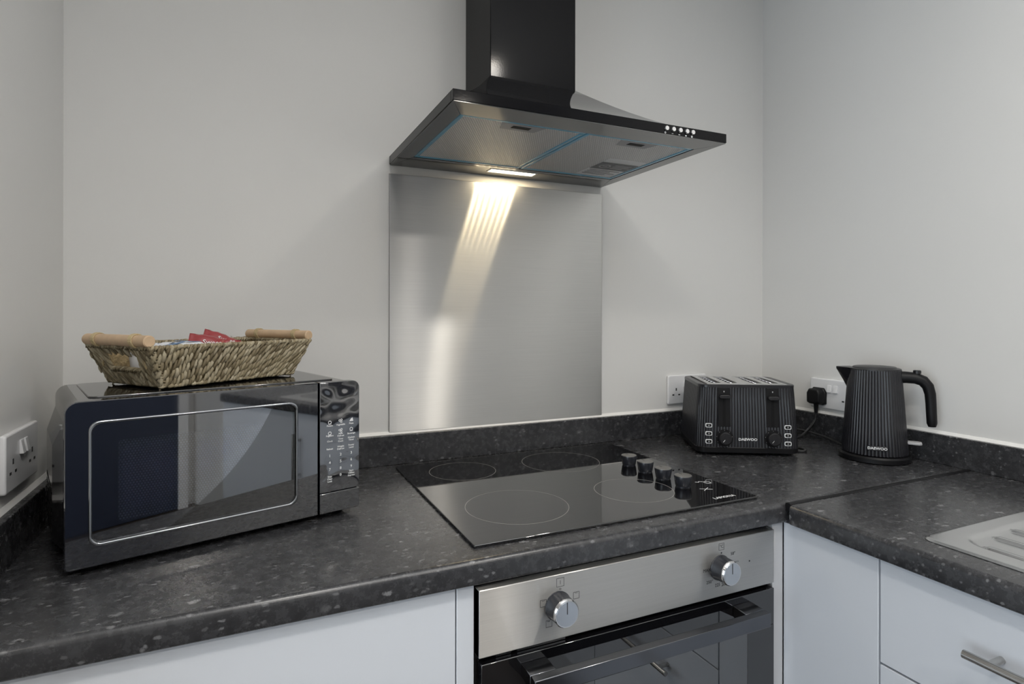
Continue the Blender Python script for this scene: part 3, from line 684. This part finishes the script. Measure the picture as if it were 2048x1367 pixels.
def weave(side):
    b = B(); long_ = side in ('f', 'b')
    half = LX + FE * 0.5 if long_ else LY + FS * 0.5
    ncol = int(2 * half / 0.0066)
    nr = {'f': Vector((0, -1, 0.2)), 'b': Vector((0, 1, 0.2)), 'l': Vector((-1, 0, 0.6)), 'r': Vector((1, 0, 0.6))}[side].normalized()
    NR = 5
    for i in range(ncol + 1):
        s_ = -1 + 2 * i / ncol; ph = random.uniform(0, 0.9)
        for k in range(-1, NR):
            z0 = (k + ph) / NR - 0.04; z1 = z0 + 1.75 / NR
            if z1 < 0.12: continue
            zc = (z0 + z1) / 2
            if not long_ and 0.33 < zc < 0.95 and abs(s_) < 0.56: continue       # hand hole below the rim
            j = random.uniform(-1, 1)
            lean = 2 * random.uniform(0.0050, 0.0085) / (2 * half)
            pts = []
            for q in range(6):
                t = q / 5; z = max(0.03, min(1.04, z0 + (z1 - z0) * t)); sa = s_ + lean * 1.6 * (t - 0.5) + j * 0.010
                p = bpt(sa, -1 if side == 'f' else 1, z) if long_ else bpt(-1 if side == 'l' else 1, sa, z)
                pts.append(p + nr * (0.0008 + 0.0040 * sin(pi * min(1, t * 1.1)) + random.uniform(-0.0005, 0.0007)))
            strand(b, pts, random.uniform(0.0023, 0.0035), nr)
        if random.random() < 0.30:       # loose fibre ends
            z = random.uniform(0.1, 1.0)
            p = bpt(s_, -1 if side == 'f' else 1, z) if long_ else bpt(-1 if side == 'l' else 1, s_, min(z, 0.3))
            q = p + nr * random.uniform(0.005, 0.010) + Vector((random.uniform(-.008, .008), random.uniform(-.008, .008), random.uniform(-.002, .010)))
            strand(b, [p, p.lerp(q, 0.5) + Vector((0, 0, 0.001)), q], 0.0006, nr, 4)
    return b
for side in 'fblr':
    o = obj('woven_side', weave(side), 'straw', bk, angle=80); o['kind'] = 'stuff'
b = B()
TK = 0.004
for side in 'fb':
    v = -1 if side == 'f' else 1
    P0 = [bpt(-1, v, 0), bpt(1, v, 0), bpt(1, v, 0.97), bpt(-1, v, 0.97)]
    off = Vector((0, -v * TK, 0)); b.loft([P0, [p + off for p in P0]])
for sgn in (-1, 1):
    for v0, v1, z0, z1 in ((-1, -0.58, 0, 0.97), (-0.58, 0.58, 0, 0.36), (-0.58, 0.58, 0.90, 0.97), (0.58, 1, 0, 0.97)):
        P0 = [bpt(sgn, v0, z0), bpt(sgn, v1, z0), bpt(sgn, v1, z1), bpt(sgn, v0, z1)]; off = Vector((-sgn * TK, 0, 0)); b.loft([P0, [p + off for p in P0]])
b.box(-LX, LX, -LY, LY, 0.0005, 0.005)
obj('core', b, 'straw_dark', bk)
def braid(path, name='rim_braid', r=0.0034):
    b = B(); L_ = 0.0
    seg = [(path[i + 1] - path[i]).length for i in range(len(path) - 1)]; tot = sum(seg); nn = int(tot / 0.0055)
    def at(d):
        d = max(0, min(tot - 1e-6, d))
        for i, s_ in enumerate(seg):
            if d <= s_: return path[i].lerp(path[i + 1], d / s_), (path[i + 1] - path[i]).normalized()
            d -= s_
    for i in range(nn):
        p, t = at((i + 0.5) * tot / nn); w_ = t.cross(Vector((0, 0, 1)));
        if w_.length < 0.1: w_ = t.cross(Vector((1, 0, 0)))
        w_.normalize(); u_ = w_.cross(t); pts = []
        for q in range(6):
            a = pi * (q / 5) * 1.25 - 0.35 + random.uniform(-0.06, 0.06)
            pts.append(p + w_ * (0.0048 * cos(a)) + u_ * (0.0046 * sin(a)) + t * (0.010 * (q / 5 - 0.5)))
        strand(b, pts, random.uniform(0.0022, 0.0030), t.cross(w_))
    o = obj(name, b, 'straw', bk, angle=80); o['kind'] = 'stuff'
braid([bpt(-1, -1, 1.0), bpt(1, -1, 1.0)]); braid([bpt(-1, 1, 1.0), bpt(1, 1, 1.0)])
for sgn in (-1, 1):
    braid([bpt(sgn, -1, 1.0), bpt(sgn, 1, 1.0)]); braid([bpt(sgn, -0.56, 0.40), bpt(sgn, 0.56, 0.40)], 'hole_braid')
    for v in (-1, 1): braid([bpt(sgn, v, 0.0), bpt(sgn, v, 1.0)], 'corner_braid')
    e = bpt(sgn, 0, 1.10); hz = e.z + 0.006
    yy = LY + FS + 0.002
    hn = obj('handle', B().lathe([(0.0078, -yy), (0.0092, -yy + 0.0015), (0.0092, yy - 0.0015), (0.0078, yy)], (e.x, 0, hz), 24, 'y'), 'wood', bk)
    for v in (-0.62, 0.62):
        yb = v * (LY + FS); bb = B()
        for k in range(4):
            cyl = [(e.x + 0.0104 * cos(a), yb + (k - 1.5) * 0.0026 + 0.0022 * sin(a), hz + 0.0104 * sin(a)) for a in [2 * pi * q / 16 for q in range(17)]]
            bb.tube(cyl, 0.0013, 6)
        for dy in (-0.003, 0.003):
            bb.tube([(e.x + 0.009, yb + dy, hz - 0.004), (e.x - sgn * 0.004, yb + dy * 2, hz - 0.016), tuple(bpt(sgn, v * 1.25, 0.50) + Vector((sgn * 0.005, 0, 0)))], 0.0015, 6)
        obj('tie', bb, 'raffia', hn)
# sachets (a pillow of foil with crimped ends)
def sachet_mesh(w, h, t, crimp=0.008):
    nx, ny = 18, 12; b = B(); top = []; bot = []
    for j in range(ny + 1):
        for i in range(nx + 1):
            x = -w / 2 + w * i / nx; y = -h / 2 + h * j / ny
            q = max(0, 1 - abs(2 * x / (w - 2 * crimp)) ** 4) * max(0, 1 - abs(2 * y / h) ** 4)
            z = t * 0.5 * q ** 0.6 + 0.0002; wv = 0.0008 * sin(x * 420) * (1 - q) + 0.0016 * sin(x * 130 + y * 90)
            top.append((x, y, z + wv)); bot.append((x, y, -z + wv))
    n_ = len(top); fs = []
    for j in range(ny):
        for i in range(nx):
            a = j * (nx + 1) + i; fs += [(a, a + 1, a + nx + 2, a + nx + 1), (n_ + a, n_ + a + nx + 1, n_ + a + nx + 2, n_ + a + 1)]
    for i in range(nx):
        fs += [(i + 1, i, n_ + i, n_ + i + 1)]; k = ny * (nx + 1) + i; fs += [(k, k + 1, n_ + k + 1, n_ + k)]
    for j in range(ny):
        a = j * (nx + 1); fs += [(a, a + nx + 1, n_ + a + nx + 1, n_ + a)]; a += nx; fs += [(a + nx + 1, a, n_ + a, n_ + a + nx + 1)]
    b.add(top + bot, fs); return b
def sachet(name, w, h, t, mt, loc, rot, label, cat, group, words=()):
    r = bpy.data.objects.new(name, mesh_of(sachet_mesh(w, h, t), name)); r.data.materials.append(M[mt]); r.data.shade_smooth(); C.objects.link(r)
    r.location = loc; r.rotation_euler = rot; tag(r, label, cat, group)
    for s_, size, x, y, m_ in words:
        text('printed_name', s_, size, m_, r, (x, y, t * 0.5 + 0.0021), (0, 0, 0.12))
    return r
def bw(x, y, z): return bk.location + Matrix.Rotation(BA, 3, 'Z') @ Vector((x, y, z))
sachet('biscuit_packet', 0.066, 0.046, 0.012, 'sachet_red', bw(-0.006, -0.012, 0.0565), (radians(58), radians(12), radians(6)), 'red foil biscuit packet lying in front in the seagrass basket', 'packet', 'red biscuit packets',
       (('Sweet', 0.0125, 0.004, 0.006, 'print_white'), ('us', 0.009, 0.014, -0.012, 'print_white')))
sachet('biscuit_packet', 0.066, 0.046, 0.012, 'sachet_red', bw(0.034, 0.012, 0.0590), (radians(56), radians(22), radians(12)), 'red foil biscuit packet leaning behind the other red one', 'packet', 'red biscuit packets',
       (('Sweet', 0.0125, 0.006, 0.008, 'print_white'),))
for i, (x, y, z, rx, ry, rz_, lb) in enumerate(((-0.085, -0.030, 0.0625, 4, -6, 20, 'white paper sachet lying flat at the dowel end of the basket'), (-0.052, -0.020, 0.0640, -3, 4, -12, 'white paper sachet with blue print beside the red packets'),
                                          (-0.070, 0.030, 0.0600, 6, 3, 40, 'white paper sachet at the back of the basket'))):
    sc_ = sachet('sugar_sachet', 0.062, 0.040, 0.007, 'sachet_white', bw(x, y, z), (radians(rx), radians(ry), BA + radians(rz_)), lb, 'sachet', 'white sachets')
    obj('print_band', B().box(-0.020, 0.020, -0.012, -0.006, 0.0046, 0.0054), 'sachet_blue', sc_)
mp = empty('milk_pot', tuple(bw(-0.097, 0.020, 0.0055)), 0, 'small white milk pot seen through the basket hand hole', 'pot')
obj('cup', B().lathe([(0.020, 0.013), (0.0235, 0.044), (0.0250, 0.0450), (0.0250, 0.0465)], (0, 0, 0), 28), 'white_plastic', mp)
obj('printed_base', B().lathe([(0.0185, 0), (0.0201, 0.0132)], (0, 0, 0), 28), 'sachet_blue', mp)
obj('lid', B().lathe([(0.0246, 0.0465), (0.0235, 0.0475)], (0, 0, 0), 28), 'satin', mp)

# ------------------------------------------------------------------ toaster
TA = radians(-29.5)
ts = empty('toaster', (0.436 - 0.003, -0.234 - 0.004, 0), TA, 'ribbed black four-slice toaster standing in the corner by the plug', 'toaster')
TW, TD, TZ0, TZ1 = 0.257, 0.222, 0.021, 0.1785
def ribbed_ring(x0, x1, y0, y1, r, z, pitch, depth, sub=6):
    """rounded rectangle whose outline carries vertical ribs"""
    base = rrect(x0, x1, y0, y1, r, 10); base.append(base[0])
    seg = [math.dist(base[i], base[i + 1]) for i in range(len(base) - 1)]; tot = sum(seg)
    N_ = pitch * sub; out = []; i = 0; acc = 0
    for k in range(N_):
        d = tot * k / N_
        while acc + seg[i] < d: acc += seg[i]; i += 1
        t = (d - acc) / seg[i]; p0, p1 = base[i], base[i + 1]
        px, py = p0[0] + (p1[0] - p0[0]) * t, p0[1] + (p1[1] - p0[1]) * t
        nx_, ny_ = (p1[1] - p0[1]) / seg[i], -(p1[0] - p0[0]) / seg[i]
        o_ = -depth * (1 - abs(sin(pi * k / sub)) ** 0.8)
        out.append((px + nx_ * o_, py + ny_ * o_, z))
    return out
def t_ring(z, dep=0.0016):
    q = (z - TZ0) / (TZ1 - TZ0); ins = 0.006 * q + 0.003 * q * q
    return ribbed_ring(ins, TW - ins, ins * 0.7, TD - ins * 0.7, 0.028, z, 122, dep)
obj('body', B().loft([t_ring(TZ0), t_ring(0.07), t_ring(0.12), t_ring(TZ1 - 0.008), t_ring(TZ1 - 0.005, 0.0002)], False, True), 'ribbed', ts, angle=50)
obj('base', B().loft([[(x, y, z) for x, y in rrect(i, TW - i, i, TD - i, 0.028, 8)] for i, z in ((0.004, 0.0065), (0.0, 0.0085), (-0.0005, 0.0205), (0.001, 0.0225))]), 'soft_black', ts)
for x, y in ((0.03, 0.03), (TW - 0.03, 0.03), (0.03, TD - 0.03), (TW - 0.03, TD - 0.03)):
    obj('foot', B().lathe([(0.008, 0), (0.009, 0.0075)], (x, y, 0), 16), 'soft_black', ts)
# rim around the top and the steel plate with four slots
rim_o = rrect(0.0085, TW - 0.0085, 0.006, TD - 0.006, 0.026, 8); rim_i = rrect(0.024, TW - 0.024, 0.017, TD - 0.017, 0.018, 8)
R = [[(x, y, TZ1 - 0.006) for x, y in rim_o], [(x, y, TZ1 - 0.0005) for x, y in rim_o], [(x * 0.985 + TW * 0.0075, y * 0.985 + TD * 0.0075, TZ1 + 0.0012) for x, y in rim_o], [(x, y, TZ1 + 0.0010) for x, y in rim_i], [(x, y, TZ1 - 0.006) for x, y in rim_i]]
obj('top_rim', B().loft(R, False, False), 'ribbed', ts)
px0, px1, py0, py1 = 0.030, TW - 0.030, 0.014, TD - 0.018
slots = [(0.043, 0.069), (0.085, 0.111), (0.146, 0.172), (0.188, 0.214)]
sy0, sy1 = 0.034, TD - 0.034
b = B(); zt0, zt1 = TZ1 - 0.003, TZ1 + 0.0024
b.box(px0, px1, py0, sy0, zt0, zt1); b.box(px0, px1, sy1, py1, zt0, zt1)
xs = [px0] + [q for s_ in slots for q in s_] + [px1]
for i in range(0, len(xs), 2): b.box(xs[i], xs[i + 1], sy0, sy1, zt0, zt1)
obj('top_plate', b, 'grey_plate', ts, smooth=False)
for x0, x1 in slots:
    sb = B().box(x0 - 0.001, x1 + 0.001, sy0 - 0.001, sy1 + 0.001, TZ1 - 0.0045, TZ1 - 0.0031)
    sl = obj('slot', sb, 'cavity', ts, smooth=False)
    gb = B()
    for k in range(6):
        y = sy0 + 0.014 + k * 0.026; gb.tube([(x0 + 0.002, y, TZ1 - 0.0030), ((x0 + x1) / 2, y + 0.004, TZ1 + 0.0005), (x1 - 0.002, y, TZ1 - 0.0030)], 0.0011, 6)
    obj('bread_guide', gb, 'dark_chrome', sl)
def fy(z): q = (z - TZ0) / (TZ1 - TZ0); return (0.006 * q + 0.003 * q * q) * 0.7      # front face of the body at height z
for xc in (0.0685, 0.1880):
    # recessed lever track
    zb, zt = 0.0735, 0.1715
    tr = obj('lever_track', B().prism([(fy(zb) - 0.0010, zb), (fy(zt) - 0.0010, zt), (fy(zt) + 0.004, zt), (fy(zb) + 0.004, zb)], xc - 0.0155, xc + 0.0155, 'x'), 'soft_black', ts, bevel=0.0008)
    obj('track_slit', B().prism([(fy(zb + .003) - 0.0013, zb + 0.003), (fy(0.150) - 0.0013, 0.150), (fy(0.150) + 0.002, 0.150), (fy(zb) + 0.002, zb + 0.003)], xc - 0.0032, xc + 0.0032, 'x'), 'cavity', tr)
    zl = 0.150 if xc < 0.1 else 0.1475
    lv = obj('lever', B().loft([[(x, y_, z) for x, z in rrect(xc - 0.0135, xc + 0.0135, zl - 0.0045, zl + 0.0045, 0.0044, 5)] for y_ in (fy(zl) - 0.0005, fy(zl) - 0.013)]), 'matte_black', ts, bevel=0.001)
    obj('lever_mark', B().box(xc - 0.0012, xc + 0.0012, fy(0.163) - 0.0015, fy(0.163) - 0.0009, 0.1605, 0.1640), 'print_grey', tr)
    ds = obj('dial_plate', B().lathe([(0.0215, 0.0006), (0.0215, -0.0012)], (xc, 0, 0.0455), 40, 'y'), 'soft_black', ts)
    dl = obj('dial', B().lathe([(0.0165, -0.001), (0.0158, -0.013), (0.0140, -0.0148), (0.001, -0.0150)], (xc, 0, 0.0455), 40, 'y'), 'matte_black', ts)
    obj('dial_pointer', B().tube([(xc - 0.002, -0.0150, 0.0430), (xc - 0.0065, -0.0150, 0.0375)], 0.0006, 6), 'print_white', dl)
    b = B()
    for k in range(7):
        a = radians(-30 + 40 * k); b.lathe([(0.0007, -0.0014), (0.0007, -0.0010)], (xc + 0.0193 * cos(a), 0, 0.0455 + 0.0193 * sin(a)), 8, 'y')
    obj('dial_marks', b, 'print_grey', ds)
for xc, zs in ((0.0300, (0.0765, 0.0560, 0.0360)), (0.2240, (0.0745, 0.0540, 0.0335))):
    for z in zs:
        yb = fy(z)
        bt = obj('mode_button', B().prism(rrect(xc - 0.0082, xc + 0.0082, z - 0.0052, z + 0.0052, 0.0028, 4), yb - 0.0016, yb + 0.002, 'y'), 'print_white', ts)
        obj('button_face', B().prism(rrect(xc - 0.0064, xc + 0.0064, z - 0.0035, z + 0.0035, 0.0018, 4), yb - 0.0022, yb - 0.0012, 'y'), 'soft_black', bt)
        obj('button_symbol', B().box(xc - 0.0018, xc + 0.0018, yb - 0.0026, yb - 0.0021, z - 0.0010, z + 0.0010), 'print_grey', bt)
text('lettering', 'DAEWOO', 0.0090, 'print_white', ts, (0.1265, fy(0.042) - 0.0006, 0.0420), bold=0.0002, sx=1.12)

# ------------------------------------------------------------------ kettle
KX, KY = 0.817, -0.444
KA = math.atan2(-0.861, 0.507) + radians(4)          # direction of the handle in plan
kt = empty('kettle', (KX, KY, 0), KA, 'ribbed black electric kettle standing in front of the wall socket', 'kettle')
obj('power_base', B().lathe([(0.074, 0.0), (0.0785, 0.003), (0.0785, 0.0125), (0.0755, 0.0165), (0.066, 0.0170)], (0, 0, 0), 64), 'soft_black', kt)
KZ0, KZ1 = 0.0190, 0.2225
def k_r(z): t = (z - KZ0) / (KZ1 - KZ0); return 0.0720 - 0.0145 * t - 0.0025 * sin(pi * t) * 0.0
def k_ring(z, dep=0.0015):
    R_ = k_r(z); n_ = 56 * 6
    return [((R_ - dep * (1 - abs(sin(pi * k / 6)) ** 0.8)) * cos(2 * pi * k / n_), (R_ - dep * (1 - abs(sin(pi * k / 6)) ** 0.8)) * sin(2 * pi * k / n_), z) for k in range(n_)]
obj('body', B().loft([k_ring(KZ0, 0.003), k_ring(KZ0 + 0.003), k_ring(0.08), k_ring(0.15), k_ring(KZ1 - 0.004), k_ring(KZ1, 0.0008)], True, True), 'ribbed', kt, angle=50)
obj('top_ring', B().lathe([(0.0572, KZ1 - 0.001), (0.0566, KZ1 + 0.0025), (0.0540, KZ1 + 0.0035), (0.0485, KZ1 + 0.0035)], (0, 0, 0), 56), 'matte_black', kt)
obj('lid', B().lathe([(0.0480, KZ1 + 0.0020), (0.0478, KZ1 + 0.0052), (0.0455, KZ1 + 0.0068), (0.020, KZ1 + 0.0088), (0.001, KZ1 + 0.0090)], (0, 0, 0), 56), 'lid_grey', kt)
# spout, away from the handle
sp_sec = []
for t, hw, zlow in ((0.0, 0.030, 0.158), (0.5, 0.019, 0.192), (1.0, 0.003, 0.2225)):
    x = -(0.0525 + 0.031 * t)
    sp_sec.append([(x, -hw, KZ1 + 0.0035), (x - 0.0, -hw * 0.55, (KZ1 + zlow) / 2 - 0.002), (x, 0, zlow), (x, hw * 0.55, (KZ1 + zlow) / 2 - 0.002), (x, hw, KZ1 + 0.0035)])
obj('spout', B().loft(sp_sec), 'matte_black', kt, angle=60)
# handle: loop from the rim, out and down to a free end
hp = [(0.050, 0, 0.205), (0.066, 0, 0.2055), (0.085, 0, 0.2045), (0.100, 0, 0.1985), (0.1095, 0, 0.186), (0.1140, 0, 0.168), (0.1155, 0, 0.145), (0.1165, 0, 0.120), (0.1175, 0, 0.098), (0.1178, 0, 0.090)]
hr = [0.0150, 0.0142, 0.0138, 0.0132, 0.0124, 0.0116, 0.0112, 0.0110, 0.0108, 0.0080]
hn = obj('handle', B().tube(hp, hr, 18, flat=1.0, upv=(0, 1, 0)), 'soft_black', kt, angle=70)
obj('lid_button', B().lathe([(0.0085, 0.216), (0.0085, 0.2225), (0.0070, 0.2240)], (0.088, 0, 0), 20), 'matte_black', hn)
sw = obj('switch_paddle', B().prism([(0.066, -0.011), (0.092, -0.013), (0.098, -0.008), (0.098, 0.008), (0.092, 0.013), (0.066, 0.011)], 0.0440, 0.0500), 'print_grey', kt, bevel=0.0015)
# lettering on the front of the body, towards the room
va = math.atan2(-1.4026 - KY, -0.6163 - KX) - KA + radians(5)
kr = k_r(0.034) + 0.0004
kp = obj('badge', B().box(-0.021, 0.021, -0.0016, 0.0012, -0.0055, 0.0055), 'matte_black', kt, bevel=0.0008)
kp.location = (kr * cos(va), kr * sin(va), 0.0385); kp.rotation_euler = (0, 0, va + pi / 2)
text('lettering', 'DAEWOO', 0.0085, 'print_white', kp, (0, -0.0018, 0), bold=0.0002, sx=1.05)

# ------------------------------------------------------------------ sockets, plug, cables
def socket(loc, rz, label, used=None):
    """double switched socket; local x along the wall, -y out of the wall"""
    s_ = empty('wall_socket', loc, rz, label, 'socket', 'double wall sockets')
    obj('faceplate', B().prism(rrect(-0.073, 0.073, -0.043, 0.043, 0.005, 4), -0.0095, -0.0005, 'y'), 'white_plastic', s_, bevel=0.003, seg=3)
    for g_ in (-1, 1):
        r = obj('switch', B().prism([(-0.0094, -0.0105), (-0.0094, 0.0105), (-0.0112, 0.0105), (-0.0150, -0.0105)], g_ * 0.0098 - 0.0060, g_ * 0.0098 + 0.0060, 'x'), 'white_plastic', s_, bevel=0.0006)
        r.location = (0, 0, 0.016)
        for dx, dz, w_, h_ in ((0, 0.0035, 0.0022, 0.004), (-0.011, -0.0125, 0.0034, 0.0020), (0.011, -0.0125, 0.0034, 0.0020)):
            x = g_ * 0.043; obj('pin_hole', B().box(x + dx - w_, x + dx + w_, -0.0099, -0.0090, dz - h_ - 0.003, dz + h_ - 0.003), 'pin_dark', s_, smooth=False)
    return s_
socket((0.603, 0, 0.1330), 0, 'white double wall socket half hidden behind the toaster')
socket((XR, -0.258, 0.1290), -pi / 2, 'white double wall socket with the black plug, behind the kettle')
socket((XL, -0.262, 0.1400), pi / 2, 'white double wall socket beside the microwave on the shaded wall')
pl = empty('plug', (XR - 0.0098, -0.216, 0.122), -pi / 2, 'black three-pin plug pushed into the socket between toaster and kettle', 'plug')
pb = [(-0.0245, -0.022), (-0.0250, 0.010), (-0.0170, 0.0235), (0.0170, 0.0235), (0.0250, 0.010), (0.0245, -0.022), (0.014, -0.0265), (-0.014, -0.0265)]
R = [[(x * k, y_, z * k) for x, z in pb] for y_, k in ((0.0, 1.0), (-0.006, 1.0), (-0.009, 0.90), (-0.026, 0.86), (-0.030, 0.74))]
obj('plug_body', B().loft(R), 'soft_black', pl, bevel=0.002, seg=3)
obj('strain_relief', B().lathe([(0.0068, -0.022), (0.0058, -0.036), (0.0046, -0.050)], (0, -0.014, 0), 16), 'soft_black', pl)
def smooth_path(pts, n=10):
    P_ = [Vector(p) for p in pts]; P_ = [P_[0] * 2 - P_[1]] + P_ + [P_[-1] * 2 - P_[-2]]; out = []
    for i in range(1, len(P_) - 2):
        for k in range(n):
            t = k / n; a, b_, c_, d_ = P_[i - 1:i + 3]
            out.append(0.5 * ((2 * b_) + (c_ - a) * t + (2 * a - 5 * b_ + 4 * c_ - d_) * t * t + (3 * b_ - a - 3 * c_ + d_) * t ** 3))
    out.append(P_[-2]); return out
tag(obj('toaster_cable', B().tube(smooth_path([(0.898, -0.216, 0.073), (0.896, -0.214, 0.050), (0.878, -0.206, 0.024), (0.842, -0.205, 0.0045), (0.800, -0.200, 0.0038), (0.752, -0.190, 0.0038)]), 0.0036, 10), 'cable'), 'black cable hanging from the plug down behind the toaster', 'cable')
tag(obj('spare_cable_loop', B().tube(smooth_path([(0.715, -0.235, 0.0034), (0.728, -0.283, 0.0034), (0.726, -0.318, 0.0034), (0.706, -0.330, 0.0034), (0.690, -0.312, 0.0034)]), 0.0033, 10), 'cable'), 'black cable loop lying on the worktop at the toaster side', 'cable')
tag(obj('kettle_cable', B().tube(smooth_path([(0.768, -0.130, 0.0034), (0.830, -0.135, 0.0150), (0.872, -0.180, 0.0190), (0.880, -0.260, 0.0120), (0.862, -0.330, 0.0040), (0.845, -0.366, 0.0040)]), 0.0030, 10), 'cable'), 'black cable running along the upstand to the kettle base', 'cable')

# ------------------------------------------------------------------ ceiling downlights
for i, (x, y) in enumerate(DOWNLIGHTS):
    d = empty('ceiling_downlight', (x, y, ZC), 0, 'round recessed ceiling downlight ' + ('above the sink drainer', 'in front of the cooker hood', 'by the far end of the sink run', 'in the middle of the room', 'in the open side of the room', 'close to the patio window')[i], 'downlight', 'recessed ceiling downlights')
    obj('trim_ring', B().ring((0, 0), 0.034, 0.045, -0.004, -0.0002, 40), 'chrome', d)
    obj('lens', B().lathe([(0.034, -0.0005), (0.034, -0.002), (0.030, -0.0026)], (0, 0, 0), 32), 'downlight_glow', d)
    l = bpy.data.lights.new('downlight', 'SPOT'); l.energy = DOWNLIGHT_W * (0.7 if i < 2 else 1.2); l.color = (1.0, 0.95, 0.88); l.spot_size = radians(168); l.spot_blend = 1.0; l.shadow_soft_size = 0.04
    o = bpy.data.objects.new('downlight', l); C.objects.link(o); o.location = (x, y, ZC - 0.040)
